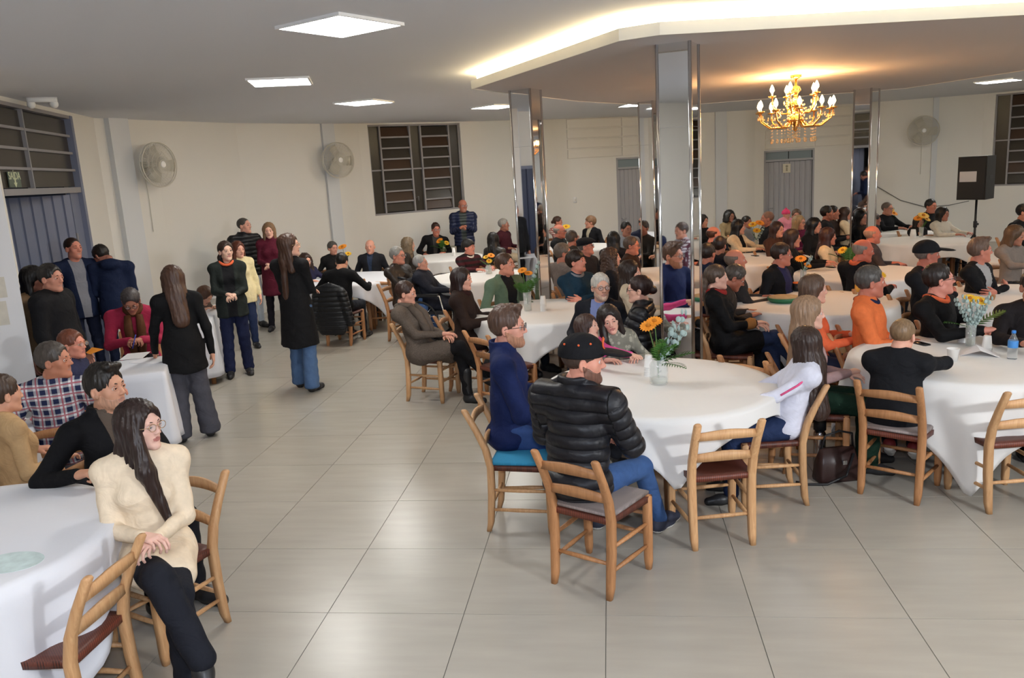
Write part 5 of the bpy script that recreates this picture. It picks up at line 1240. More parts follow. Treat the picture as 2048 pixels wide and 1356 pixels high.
person(2050, 425, 'dark-haired person in black cut off by the right edge', 1.02, -60, -40, 0, 'M', arms='lap', hair='short', hc='#131010', skin='#a56c55', jc='#141518', short='person in black at the right edge', pos=None)
person(2068, 575, 'person in dark sweater mostly outside the right edge', 1.0, -100, -100, 0, 'M', arms='table', hair='short', hc='#231a16', skin='#a56c55', jc='#181416', short='person outside the right edge')
# seen in the middle column's mirror
person(0, 0, 'bald man in navy shirt reflected in the middle mirrored column', 1.0, 40, 50, 0, 'M', arms='rest', hair='bald', hc='#8a7f76', skin='#b47c66', jc='#121a36', short='bald man reflected in the middle column', pos=(-2.3, -2.5))
person(0, 0, 'person in checked shirt reflected in the middle mirrored column', 1.0, 120, 110, 0, 'M', arms='table', hair='short', hc='#3a2c25', skin='#b47c66', jc='#9a98a0', jk='check2', c2='#4a2030', short='person in checked shirt reflected in the middle column', pos=(-1.5, -2.2))
# ------------------------------------------------------------------ extra chairs seen without a sitter
def chair_tops(a, b, label, k=1):      # from the tops of the left and right back posts
    p, q = at(*a, .82)[:2], at(*b, .82)[:2]; d = nrm(q-p); f = np.array([-d[1], d[0]]); m = (p+q)/2+f*.335
    return chair(m[0], m[1], math.degrees(math.atan2(f[1], f[0])), label, k)
def chair_px(px, py, face, label, k=1, z=0.0):
    p = at(px, py, z); return chair(p[0], p[1], face, label, k)
chair(2.155, .99, 102, 'empty pale wooden ladder-back chair at the front table, right of the black cap', 1)
chair(4.03, 1.484, 100, 'empty wooden ladder-back chair at the right edge beside the trailing cloth corner', 1)
chair(-.83, -.95, 180, 'empty wooden ladder-back chair nearest the camera at the front left table', 1)
chair_tops((920, 660), (984, 673), 'wooden ladder-back chair just behind the bearded man in navy', 0)
chair_tops((1447, 712), (1523, 722), 'empty wooden ladder-back chair behind the front table, its back slat showing above the cloth', 0)
p = at(650, 1345, .82); chair(p[0]+.19, p[1]+.25, 100, 'wooden ladder-back chair of which only one post tip shows at the bottom edge', 1)
chair_px(1910, 620, 160, 'empty wooden ladder-back chair between the dark cap man and the suit jacket man', 0)
chair_px(1985, 735, 90, 'empty wooden ladder-back chair behind the flower vase at the right edge', 0)
chair_px(772, 655, 92, 'folding-style wooden ladder-back chair in the aisle beside the far left table', 0)
chair_px(1195, 560, -60, 'pale wooden ladder-back chair by the far table below the sandy-haired boy', 1)

# puffer coat hung over a chair back
b = manb; Rw = b['Rw']
f = Field((-.34, -.50, .22), (.34, -.10, .92), .014)
f.put(rc((-.16, -.30, .80), (.16, -.30, .80), .055, .055), 0); f.put(rc((0, -.31, .72), (0, -.33, .36), .20, .24, ((0, 1, 0), .33)), .05)
for s in (-1, 1): f.put(rc((s*.20, -.31, .76), (s*.29, -.32, .36), .062, .055), .03)
V, F = f.mesh(); q = V[:, 2]; V[:, 1] -= .010*np.abs(np.sin(math.pi*q/.06))
co = obj('hanging_coat', Buf().add((V, F)), cloth('#0e0f12', 'puffer'), None, True, mat4(Rw, b['base']), V); tag(co, 'black quilted puffer coat hung over the chair back in the aisle', 'coat')

# wheelchair
w = wheel; e = empty('wheelchair'); e.matrix_world = Matrix([list(map(float, r)) for r in w['M']]); tag(e, 'black wheelchair with chrome frame beside the woman in brown puffer coat', 'wheelchair')
M_BLK = pm('black_plastic', (.015, .015, .017), .45); M_RUB = pm('tyre_rubber', (.02, .02, .02), .8); M_NYL = pm('black_nylon', (.02, .02, .024), .7)
obj('seat', Buf().add(bbox((-.23, -.22, .40), (.23, .22, .445))), M_NYL, e, False); obj('backrest', Buf().add(loft([rsq((0, -.23-.10*z, .45+z), .44, .04, .01) for z in (0, .45)])), M_NYL, e)
for s in (-1, 1):
    a = np.linspace(0, 2*math.pi, 25); obj('wheel', Buf().add(tube([(s*.29, -.12+.29*math.cos(q), .30+.29*math.sin(q)) for q in a], .014, 6, False)), M_RUB, e)
    B = Buf(); [B.add(tube([(s*.29, -.12, .30), (s*.29, -.12+.28*math.cos(q), .30+.28*math.sin(q))], .003, 4)) for q in np.linspace(0, 2*math.pi, 17)[:-1]]; obj('spokes', B, M_CHR, e)
    obj('armrest', Buf().add(bbox((s*.26-.03, -.20, .655), (s*.26+.03, .18, .69))), M_BLK, e, False)
    obj('frame_tube', Buf().add(tube([(s*.26, -.24, .30), (s*.26, -.20, .66), (s*.26, .2, .66), (s*.26, .26, .40), (s*.25, .45, .12)], .012)), M_CHR, e)
    obj('push_handle', Buf().add(tube([(s*.22, -.30, .90), (s*.22, -.42, .92)], .017)), M_BLK, e)
    obj('caster', Buf().add(tube([(s*.25+q, .30, .075) for q in (-.015, .015)], .075, 14)), M_RUB, e); obj('footplate', Buf().add(bbox((s*.12-.08, .40, .10), (s*.12+.08, .56, .12))), M_BLK, e, False)

# yellow flash on the black and yellow jacket, leopard cuffs, pink sleeve stripe
l = girlw['loc']; off = np.array([-.046, -.016, .018])
obj('sleeve_stripe', Buf().add(tube([l['sl']+off*.9+[0, 0, .02], l['sl']*.5+l['el']*.5+off, l['el']+off*.85], .007, 6)), cloth('#e04a84'), girlw['jacket'])
l = yel['loc']
obj('yellow_flash', Buf().add(tube([l['P'](.10, -.125, .40), l['P'](.11, -.135, .28), l['P'](.08, -.13, .12)], [.02, .03, .02], 8)), cloth('#d09018'), yel['jacket'])
l = pony['loc']
for w_, e_ in ((l['wl'], l['el']), (l['wr'], l['er'])):
    d_ = nrm(e_-w_); obj('fur_cuff', Buf().add(tube([w_+d_*q for q in (-.005, .02, .06, .085)], [.038, .052, .054, .042], 12)), cloth('#8a5a20', 'camo', None, '#2a1608'), pony['jacket'])
# ------------------------------------------------------------------ table settings
M_GLASS = pm('clear_glass', (.80, .84, .82), .04, alpha=.28, spec=.8); M_WATER = pm('water', (.62, .60, .45), .05, alpha=.45)
M_PET = pm('petal_orange', (.85, .30, .02), .6, vary=.15, vscale=40); M_PETY = pm('petal_yellow', (.80, .48, .03), .6, vary=.15, vscale=40); M_EYEF = pm('flower_eye', (.48, .17, .01), .8)
M_LEAF = pm('fern_green', (.05, .15, .02), .6, vary=.3, vscale=30); M_STEM = pm('stem_green', (.10, .20, .05), .6); M_EUC = pm('eucalyptus', (.36, .46, .44), .7, vary=.15, vscale=30); M_BEAD = pm('silver_bead', (.7, .7, .72), .15, 1.0)
M_CUP = pm('white_plastic', (.80, .79, .77), .4)
RV = random.Random(3)
def gerbera(p, d, r, m, parent):
    d = nrm(d); a = np.array([0, 0, 1.]) if abs(d[2]) < .9 else np.array([1., 0, 0]); u = nrm(np.cross(d, a)); v = np.cross(d, u); B = Buf()
    for ring, (rr, lift, n) in enumerate(((r, .10, 16), (r*.72, .22, 13))):
        for k in range(n):
            q = 2*math.pi*(k+.5*ring)/n; c, s = math.cos(q), math.sin(q); w = rr*.20; o = u*c+v*s; t = -u*s+v*c
            pts = [p+o*rr*.18-t*w*.4, p+o*rr*.18+t*w*.4, p+o*rr*.7+t*w+d*rr*lift, p+o*rr+d*rr*lift*.7, p+o*rr*.7-t*w+d*rr*lift]
            V = np.array(pts); V2 = V-d*.002; F = [[0, 1, 2, 4]]; B.add((np.concatenate([V, V2]), [np.array([[0, 1, 2, 4], [9, 7, 6, 5]]), np.array([[2, 3, 4], [9, 8, 7]])]), 0)
    B.add(ball(p+d*r*.10, r*.28, 10, 6), 1)
    return obj('flower', B, [m, M_EYEF], parent)
def frond(p, d, L, parent, m, w=.30, n=11, droop=.25):
    d = nrm(d); side = nrm(np.cross(d, [0, 0, 1.0])+1e-6); up = np.cross(side, d); B = Buf(); pts = []
    for k in range(n+1):
        t = k/n; pts.append(np.array(p)+d*L*t-np.array([0, 0, 1])*droop*L*t*t)
    B.add(tube(pts, .0018, 5))
    for k in range(2, n+1):
        t = k/n; ll = L*w*(math.sin(math.pi*min(1, .12+t*.9))**.7)
        for s in (-1, 1):
            b_ = pts[k]; tip = b_+side*s*ll+d*ll*.55-np.array([0, 0, .15*ll]); wd_ = d*L/n*.24
            V = np.array([b_-wd_, b_*.5+tip*.5-wd_*1.1+up*.004, tip, b_*.5+tip*.5+wd_*1.1+up*.004, b_+wd_]); B.add((np.concatenate([V, V-up*.0012]), [np.array([[0, 1, 3, 4], [9, 8, 6, 5]]), np.array([[1, 2, 3], [8, 7, 6]])]))
    return obj('leaf_frond', B, m, parent)
def euca(p, d, L, parent, n=7):
    d = nrm(d); B = Buf(); B.add(tube([p, np.array(p)+d*L*.5, np.array(p)+d*L-np.array([0, 0, .02])], .0015, 5)); u = nrm(np.cross(d, (.3, .2, 1)))
    for k in range(1, n+1):
        for s in (-1, 1):
            c = np.array(p)+d*L*k/n; R_ = RV.random()*.6; o = nrm(u*s+d*.5+np.array([0, 0, R_-.3])); B.add(ball(c+o*.018, .019, 8, 5, ((.8, .35, .9), (.35, .8, .9))[k % 2]))
    return obj('eucalyptus_sprig', B, M_EUC, parent)
def vase(px, py, H, label, kind='jar', fl=(), fronds=(), eu=(), beads=True, z=.768, sc=1.0):
    p = at(px, py, z); e = tag(empty('flower_vase', (p[0], p[1], z)), label, 'flower vase'); e.scale = (sc,)*3
    if kind == 'jar': pr_ = [(.001, 0), (.045, 0), (.05, .01), (.05, .105), (.042, .122), (.034, .13), (.034, .138), (.031, .138), (.031, .13), (.039, .12), (.046, .103), (.046, .014), (.04, .008), (.001, .008)]; top = .138; wl = .035
    elif kind == 'cyl': pr_ = [(.001, 0), (.032, 0), (.034, .006), (.038, .17), (.035, .17), (.031, .01), (.001, .01)]; top = .17; wl = .06
    else: pr_ = [(.001, 0), (.06, 0), (.065, .01), (.065, .05), (.06, .055), (.058, .05), (.058, .01), (.001, .008)]; top = .055; wl = .02
    obj('glass_jar', Buf().add(lathe(pr_, 24)), M_GLASS if kind != 'pot' else pm('dark_pot', (.05, .07, .03), .5), e)
    r = pr_[2][0]-.006
    if kind != 'pot': obj('water', Buf().add(lathe([(.001, .011), (r-.002, .011), (r-.002, wl), (.001, wl)], 20)), M_WATER, e)
    if beads:
        for k in range(8): obj('bead', Buf().add(ball((.008*math.cos(k*2), .008*math.sin(k*2), .03+k*(top-.03)/8), .007, 8, 6)), M_BEAD, e)
    for (dx, dy, dz, rr, m) in fl:
        a = np.array([0, 0, .02]); b = np.array([dx, dy, dz]); obj('stem', Buf().add(tube([a, np.array([dx*.15, dy*.15, top]), b], .003, 6)), M_STEM, e)
        gerbera(b, nrm(b-np.array([0, 0, dz*.35]))+np.array([0, -.55, 0]), rr, m, e)
    for (dx, dy, dz, L) in fronds: frond((0, 0, top*.8), (dx, dy, dz), L, e, M_LEAF)
    for (dx, dy, dz, L) in eu: euca(np.array([0, 0, top*.8]), (dx, dy, dz), L, e)
    return e
vase(1318, 768, 0, 'low clear glass jar with two orange gerberas, fern and eucalyptus on the front table', 'jar', [(-.05, .0, .32, .048, M_PET), (-.015, .02, .34, .045, M_PET)], [(.05, -.02, .20, .20), (.16, -.02, .10, .22), (.03, .05, .22, .18), (.12, -.10, .04, .18), (-.06, .05, .2, .12), (.08, -.06, .16, .2), (.02, -.06, .2, .18), (.12, .04, .16, .2)], [(.13, .0, .26, .30), (.08, .04, .2, .22), (.16, .0, .2, .24)], sc=1.3)
vase(1056, 622, 0, 'tall clear glass vase with orange flowers and feathery fern behind the bearded man', 'cyl', [(-.03, .0, .36, .045, M_PET), (.02, .02, .33, .04, M_PET)], [(-.15, 0, .25, .22), (.15, .0, .25, .24), (.05, -.1, .25, .22), (-.06, -.1, .22, .2), (.1, .1, .3, .24), (-.12, .08, .15, .2)], [(.12, .05, .3, .3)], sc=1.25)
vase(1940, 692, 0, 'tall glass vase with yellow gerberas and silvery eucalyptus at the right', 'cyl', [(-.02, .0, .37, .05, M_PETY), (.05, -.01, .35, .055, M_PETY)], [(.25, .0, .22, .32), (-.25, -.03, .14, .24)], [(-.06, -.03, .2, .26), (.08, -.05, .2, .26), (0, -.05, .2, .22), (-.1, .02, .2, .24), (.12, .02, .24, .28), (.03, -.1, .16, .2)])
vase(1513, 500, 0, 'white vase with tall orange bouquet on the far middle table', 'cyl', [(-.06, .0, .42, .08, M_PETY), (.05, .0, .44, .08, M_PET), (0, -.02, .32, .07, M_PETY)], [(-.1, 0, .3, .2)], [(-.1, 0, .3, .3), (.1, .0, .2, .25)], False)
vase(1842, 474, 0, 'white jug with orange flowers on the far right table', 'cyl', [(.02, 0, .36, .10, M_PETY), (-.06, 0, .32, .08, M_PET), (.08, 0, .3, .07, M_PETY)], [(.1, 0, .2, .2)], [], False)
vase(887, 503, 0, 'low pot of orange flowers and broad green leaves by the wall', 'pot', [(-.06, -.02, .22, .08, M_PET), (.08, -.02, .17, .06, M_PETY)], [(-.25, -.05, .15, .3), (.25, -.05, .12, .3), (0, -.1, .25, .28), (-.15, .05, .25, .25), (.15, .05, .25, .25)], [], False)
vase(978, 548, 0, 'glass jar with yellow and orange flowers before the striped jumper', 'jar', [(.05, 0, .28, .06, M_PET), (-.03, 0, .26, .05, M_PETY), (.02, -.03, .2, .05, M_PETY)], [(-.15, 0, .18, .2), (.12, 0, .2, .2)], [], False)
vase(693, 540, 0, 'glass vase with orange flowers on the far left table', 'cyl', [(-.03, 0, .40, .085, M_PET), (.06, 0, .28, .06, M_PETY)], [(.1, 0, .25, .2)], [], False)
vase(1606, 568, 0, 'vase with one large orange flower on the table with the green-rimmed dish', 'cyl', [(-.03, 0, .30, .07, M_PET), (.05, 0, .22, .05, M_PET)], [(.08, 0, .2, .15)], [(.1, .0, .2, .2)], False)
vase(1697, 533, 0, 'vase with broad palm leaves and orange flower beside the red-haired woman', 'pot', [(-.08, 0, .22, .07, M_PETY)], [(-.3, 0, .25, .34), (.2, 0, .3, .32), (0, -.1, .3, .32), (.3, .05, .15, .3), (-.15, .1, .3, .3)], [], False)
vase(1779, 459, 0, 'vase with orange flowers in front of the man by the right column', 'cyl', [(-.02, 0, .36, .10, M_PETY), (.07, 0, .30, .08, M_PET)], [(.1, 0, .2, .2)], [], False)
vase(1134, 490, 0, 'vase with a yellow flower beside the checked shirt', 'cyl', [(0, 0, .36, .09, M_PETY)], [(.1, 0, .2, .2)], [], False)
vase(1752, 610, 0, 'vase with a yellow flower behind the man in orange', 'cyl', [(.02, 0, .30, .07, M_PETY)], [(.1, 0, .2, .15)], [], False)
def cups(px, py, n, label, r=.035, z=.768):
    p = at(px, py, z); e = tag(empty('cup_stack', (p[0], p[1], z)), label, 'cups')
    for k in range(n):
        z0 = k*.012; obj('cup', Buf().add(lathe([(.001, z0+.003), (r*.72, z0+.002), (r, z0+.088), (r+.0025, z0+.09), (r+.0025, z0+.093), (r-.002, z0+.092), (r*.68, z0+.008), (.001, z0+.006)][::1], 18)), M_CUP, e)
def cups_inv(px, py, n, label, r=.035, z=.768):
    p = at(px, py, z); e = tag(empty('cup_stack', (p[0], p[1], z)), label, 'cups')
    for k in range(n):
        z0 = k*.011; obj('cup', Buf().add(lathe([(r+.002, z0), (r+.002, z0+.004), (r, z0+.005), (r*.74, z0+.088), (r*.70, z0+.091), (.001, z0+.091)], 18)), M_CUP, e)
cups_inv(1298, 752, 7, 'stack of upturned white plastic cups behind the glass jar on the front table')
cups_inv(1087, 622, 8, 'stack of upturned white plastic cups beside the tall fern vase')
cups(1905, 722, 1, 'single white plastic cup standing before the folded paper', .042)
cups_inv(1973, 704, 4, 'short stack of white cups behind the folded paper')
cups_inv(1925, 684, 6, 'stack of white cups left of the yellow gerberas')
cups_inv(908, 512, 7, 'stack of white cups beside the low flower pot')
cups_inv(1826, 476, 6, 'stack of white cups beside the far right jug', .05)
# bottle
p = at(2024, 718, .768); e = tag(empty('water_bottle', (p[0], p[1], .768)), 'small plastic water bottle with blue label and cap', 'bottle')
obj('bottle_body', Buf().add(lathe([(.001, .0), (.028, 0), (.032, .006), (.031, .03), (.032, .06), (.031, .12), (.030, .14), (.013, .175), (.012, .19), (.001, .19)], 20)), pm('bottle_plastic', (.85, .9, .92), .08, trans=.9, ior=1.2), e)
obj('label_band', Buf().add(lathe([(.0328, .085), (.0332, .086), (.0332, .134), (.0328, .135)], 20)), pm('label_blue', (.06, .25, .62), .5), e); obj('bottle_cap', Buf().add(lathe([(.001, .188), (.0145, .188), (.0145, .205), (.013, .208), (.001, .208)], 16)), pm('cap_blue', (.04, .22, .65), .4), e)
# folded paper
p = at(1957, 708, .770); e = obj('paper_sheet', Buf().add((np.array([[-.13, -.08, .001], [.0, -.10, .05], [.13, -.10, .001], [.12, .06, .002], [-.01, .07, .055], [-.12, .07, .002]])*1.0, np.array([[0, 1, 4, 5], [1, 2, 3, 4]]))), pm('paper', (.80, .79, .82), .7), None, False)
e.location = (p[0], p[1], .7685); e.rotation_euler = (0, 0, -.3); md = e.modifiers.new('t', 'SOLIDIFY'); md.thickness = .0015; tag(e, 'folded white sheet of paper on the right-hand table', 'paper')
def phone(px, py, label, rz=.4, z=.769, col=(.02, .02, .022)):
    p = at(px, py, z); e = tag(empty('phone', (p[0], p[1], z), rz), label, 'phone'); obj('case', Buf().add(loft([rsq((0, 0, q), .072, .148, .012) for q in (0, .008)])), pm('phone_case', col, .4), e); obj('screen', Buf().add(loft([rsq((0, 0, q), .066, .14, .01) for q in (.008, .009)])), pm('phone_screen', (.01, .01, .012), .1), e)
phone(1842, 688, 'black phone lying beside the boy'); phone(1510, 512, 'black phone on the far middle table'); phone(1662, 535, 'black phone on the table behind the man in black'); phone(2040, 565, 'black phone on the table at the right edge')
# green-rimmed dish and thermos cup
p = at(1567, 604, .768); e = tag(empty('serving_dish', (p[0], p[1], .768)), 'round green-rimmed serving dish covered with cloth', 'dish')
obj('dish', Buf().add(lathe([(.001, 0), (.13, 0), (.16, .03), (.165, .055), (.158, .055), (.15, .03), (.001, .02)], 32)), pm('green_dish', (.02, .14, .06), .4), e); obj('covering', Buf().add(lathe([(.155, .050), (.15, .06), (.09, .068), (.04, .072), (.001, .073)], 32)), pm('dish_cover', (.42, .30, .16), .8, vary=.3, vscale=25), e)
p = at(1594, 582, .768); e = tag(empty('cup', (p[0], p[1], .768)), 'black cup with orange rim behind the green-rimmed dish', 'cup'); obj('cup_body', Buf().add(lathe([(.001, 0), (.042, 0), (.05, .09), (.001, .09)], 20)), M_BLK, e); obj('rim', Buf().add(lathe([(.05, .088), (.052, .089), (.052, .10), (.046, .10), (.044, .092), (.001, .092)], 20)), pm('orange_rim', (.8, .16, .03), .5), e)
# handbag and flask on the floor
p = at(1672, 958, 0); e = tag(empty('handbag', (p[0], p[1], 0), .25), 'dark brown leather handbag with strap on the floor', 'handbag')
M_BAG = pm('brown_leather', (.035, .016, .014), .35); obj('bag_body', Buf().add(loft([rsq((0, 0, z), w, d, .02) for z, w, d in ((0, .30, .13), (.02, .31, .14), (.14, .29, .12), (.24, .26, .04))])), M_BAG, e)
obj('strap', Buf().add(tube([(-.12, 0, .23), (-.10, -.02, .34), (0, -.03, .37), (.10, -.02, .34), (.12, 0, .23)], .008)), M_BLK, e); obj('long_strap', Buf().add(tube([(.1, -.05, .2), (.02, -.10, .06), (-.12, -.10, .012), (-.26, -.06, .012), (-.30, .0, .012)], .009)), M_BLK, e); obj('clasp', Buf().add(box((.02, -.075, .15), (.03, .012, .03))), M_CHR, e, False)
p = at(1652, 945, 0); e = tag(empty('flask', (p[0]-.02, p[1]+.12, 0)), 'steel and black vacuum flask standing behind the handbag', 'flask'); obj('flask_body', Buf().add(lathe([(.001, 0), (.042, 0), (.044, .01), (.044, .26), (.03, .29), (.001, .29)], 20)), pm('flask_steel', (.6, .6, .62), .2, 1.0), e); obj('flask_lid', Buf().add(lathe([(.033, .285), (.045, .29), (.045, .37), (.03, .39), (.001, .39)], 20)), M_BLK, e)
# registration table papers
for k, (px, py, lab) in enumerate([(270, 712, 'sheet of paper under the hands of the woman in raspberry fleece'), (300, 722, 'loose white form on the writing table'), (425, 596, 'sheet of paper on the second writing table')]):
    p = at(px, py, .77); o = obj('paper_sheet', Buf().add(bbox((-.105, -.148, 0), (.105, .148, .0015))), pm('paper', (.8, .79, .82), .7), None, False); o.location = (p[0], p[1], .7705+.002*k); o.rotation_euler = (0, 0, .3+k); tag(o, lab, 'paper')
p = at(265, 697, .80); o = obj('pen', Buf().add(tube([(0, 0, 0), (.03, .04, .13)], .005)), pm('pen_blue', (.05, .08, .5), .4)); o.location = p; tag(o, 'blue pen in the hand of the woman in raspberry fleece', 'pen')
# tissue (mouth-side orange paper) beside the auburn woman
p = at(183, 703, 1.05); o = obj('folded_paper', Buf().add((np.array([[-.05, 0, -.01], [.0, .02, .03], [.11, 0, .015], [.0, -.02, -.02]]), np.array([[0, 1, 2, 3]]))), pm('orange_paper', (.8, .3, .03), .6), None, False); o.location = p; md = o.modifiers.new('t', 'SOLIDIFY'); md.thickness = .003; tag(o, 'folded orange and blue paper held up beside the auburn-haired woman', 'paper')
# leaflet under the front left cloth edge
p = at(22, 1125, .769); o = obj('leaflet', Buf().add(loft([[(.14*math.cos(a), .10*math.sin(a), z) for a in np.linspace(0, 2*math.pi, 25)[:-1]] for z in (0, .0015)])), pm('leaflet_print', (.55, .66, .66), .6, vary=.35, vscale=18), None, False); o.location = (p[0], p[1], .7695); tag(o, 'pale blue printed leaflet on the front left table', 'leaflet')
# jar of papers near the pier: notices
for k, (x0, z0, x1, z1) in enumerate([(.10, 1.46, .24, 1.64), (.12, 1.22, .25, 1.43)]):
    o = obj('notice', Buf().add(bbox((x0, 0, z0), (x1, .004, z1))), pm('notice_paper', (.62, .58, .50), .7, vary=.15, vscale=14), None, False, PM); tag(o, ['upper printed notice taped on the white wall end', 'lower printed notice taped on the white wall end'][k], 'notice')

# ------------------------------------------------------------------ wall fans
M_FAN = pm('fan_plastic', (.62, .59, .50), .5); M_FANG = pm('fan_guard', (.66, .63, .55), .5)
def fan(s, px, py, label, tilt, D=.32, R=.30):
    x, z = s.loc(px, py); e = empty('wall_fan'); e.matrix_world = Matrix([list(map(float, r)) for r in s.M(x, 0, z)]); tag(e, label, 'fan', 'wall fans')
    obj('bracket', Buf().add(bbox((-.05, 0, -.10), (.05, .03, .06))).add(tube([(0, .02, -.03), (0, .16, -.03), (0, .20, 0)], .018)), M_FAN, e)
    obj('motor', Buf().add(loft([[(r*math.cos(a), y, r*math.sin(a)) for a in np.linspace(0, 2*math.pi, 17)[:-1]] for y, r in ((D-.16, .04), (D-.14, .065), (D-.05, .07), (D-.03, .04))])), M_FAN, e)
    cage = Buf()
    for r, y in ((R, D), (R, D-.05), (R*.8, D+.045), (R*.6, D+.06), (R*.4, D+.068), (R*.2, D+.07), (R*.75, D-.085)):
        cage.add(tube([(r*math.cos(a), y, r*math.sin(a)) for a in np.linspace(0, 2*math.pi, 33)], .0075 if r == R else .0035, 5, False))
    for k in range(84):
        a = 2*math.pi*k/84; c, q = math.cos(a), math.sin(a)
        cage.add(tube([(.05*c, D+.07, .05*q), (R*.6*c, D+.06, R*.6*q), (R*c, D, R*q)], .0026, 4)); 
        if k % 2 == 0: cage.add(tube([(R*c, D-.04, R*q), (R*.7*c, D-.09, R*.7*q), (.06*c, D-.10, .06*q)], .0022, 4))
    obj('guard', cage, M_FANG, e)
    for k in range(3):
        R_ = np.array([[math.cos(k*2.094), 0, -math.sin(k*2.094)], [0, 1, 0], [math.sin(k*2.094), 0, math.cos(k*2.094)]])
        V = np.array([[.03, D-.01, -.03], [.10, D-.02, -.10], [R*.85, D-.02, -.11], [R*.9, D+.01, 0], [R*.8, D+.03, .08], [.10, D+.02, .05]]); V = np.concatenate([V, V+[0, .006, 0]])
        F6 = [[0, 1, 2, 3, 4, 5]]; B = Buf(); B.add((V@R_.T, [np.array([[0, 1, 2, 3], [0, 3, 4, 5], [6, 9, 8, 7], [6, 11, 10, 9]]), np.array([[0, 6, 7, 1], [1, 7, 8, 2], [2, 8, 9, 3], [3, 9, 10, 4], [4, 10, 11, 5], [5, 11, 6, 0]])])); obj('blade', B, M_FAN, e)
    obj('hub', Buf().add(ball((0, D+.07, 0), .05, 14, 8, (1, .3, 1))), M_CUP, e)
    obj('cord', Buf().add(tube([(0, .02, -.1), (.02, .015, -.5), (.01, .015, -1.0)], .005)), M_FANG, e)
fan(Seg('d', 'e'), 285, 332, 'beige wall fan on the left wall, nearest of the three', 0, .36, .33)
fan(Seg('g', 'h'), 660, 322, 'beige wall fan left of the barred window', 0, .34, .33)
fan(sn, 1843, 262, 'beige wall fan on the right wall above the loudspeaker', 0, .3, .34)

# ------------------------------------------------------------------ loudspeaker on stand
pb = at(1942, 640, 0); ptop = None
k = (at(1957, 350, 1.9)-CAM); dd = np.linalg.norm(k[:2])
q = sn.o+sn.t*0; 
sx, sy = [float(v) for v in (CAM[:2]+nrm(ray(1956, 350)[:2])*15.1)]
def zat(py, px=1956):
    d = ray(px, py); t = 15.1/np.linalg.norm(d[:2]); return float(CAM[2]+d[2]*t)
zb, zt2 = zat(398), zat(312); e = tag(empty('speaker_stand', (sx, sy, 0), .2), 'black tripod stand under the loudspeaker at the right', 'stand')
obj('pole', Buf().add(tube([(0, 0, .25), (0, 0, zb)], .018, 10)), M_BLK, e); obj('collar', Buf().add(tube([(0, 0, .95), (0, 0, 1.05)], .03, 10)), M_BLK, e); obj('knob', Buf().add(ball((.04, 0, 1.0), .02)), M_BLK, e)
for k in range(3):
    a = k*2.094+.4; obj('leg', Buf().add(tube([(0, 0, .85), (.5*math.cos(a), .5*math.sin(a), .02)], .013, 8)), M_BLK, e); obj('brace', Buf().add(tube([(0, 0, .3), (.27*math.cos(a), .27*math.sin(a), .4)], .008, 6)), M_BLK, e)
fx = math.atan2(-5-sy, 3-sx)+math.pi/2-.55; e = tag(empty('loudspeaker', (sx, sy, zb), fx), 'black loudspeaker box with a paper label by the right window', 'loudspeaker'); hS = zt2-zb
cab = lambda z: np.array([[-.22, -.20, z], [.22, -.20, z], [.17, .20, z], [-.17, .20, z]])
obj('cabinet', Buf().add(loft([cab(0), cab(hS)])), pm('speaker_black', (.012, .012, .013), .6, bump=.3, bscale=200), e, False); obj('grille', Buf().add(bbox((-.205, -.213, .03), (.205, -.201, hS-.03))), pm('grille_black', (.014, .014, .015), .55, bump=.6, bscale=300), e, False)
obj('paper_label', Buf().add(bbox((-.18, -.217, hS*.42), (.08, -.214, hS*.66))), pm('label_paper', (.55, .57, .62), .6), e, False); obj('handle', Buf().add(bbox((.185, -.06, hS*.45), (.205, .06, hS*.55))), M_BLK, e, False)
a, za = sn.loc(1752, 372); b, zb_ = sn.loc(1850, 412); c, zc = sn.loc(1930, 402)
o = obj('speaker_cable', Buf().add(tube([(a, .03, za), (a+(b-a)*.5, .03, (za+zb_)/2-.10), (b, .03, zb_-.02), (b+(c-b)*.6, .05, zb_+.0), (c, .4, zc+.02)], .008)), pm('cable_grey', (.12, .12, .11), .6), None, True, sn.M()); tag(o, 'dark cable sagging along the right wall to the loudspeaker', 'cable')

# wall fittings
def fitting(s, px, py, w, h, label, name='wall_socket'):
    x, z = s.loc(px, py); e = empty(name); e.matrix_world = Matrix([list(map(float, r)) for r in s.M(x, 0, z)]); tag(e, label, 'socket')
    obj('plate', Buf().add(loft([rsq((0, y, 0), w, h, .01, (1, 0, 0), (0, 0, 1)) for y in (0, .012)])), M_CUP, e); obj('switch', Buf().add(bbox((-.015, .012, -.025), (.015, .018, .025))), M_FANG, e, False)
fitting(Seg('j', 'k') if Seg('j', 'k').loc(1150, 400)[0] > 0 else Seg('i', 'j'), 1150, 400, .09, .14, 'small white wall socket between the left column and the narrow door')
fitting(Seg('g', 'h'), 662, 420, .07, .11, 'small white switch box on the wall left of the barred window')
# smoke/emergency fitting on the ceiling at left
p = at(84, 201, ZUP-.03); e = tag(empty('emergency_light', (p[0], p[1], ZUP), .6), 'small white emergency light on the ceiling above the entrance', 'emergency light')
obj('housing', Buf().add(loft([rsq((0, 0, z), .30, .10, .02) for z in (0, -.05)])), M_CUP, e)
for s in (-1, 1): obj('lamp_head', Buf().add(ball((s*.11, 0, -.07), .045, 12, 8)), M_CUP, e)

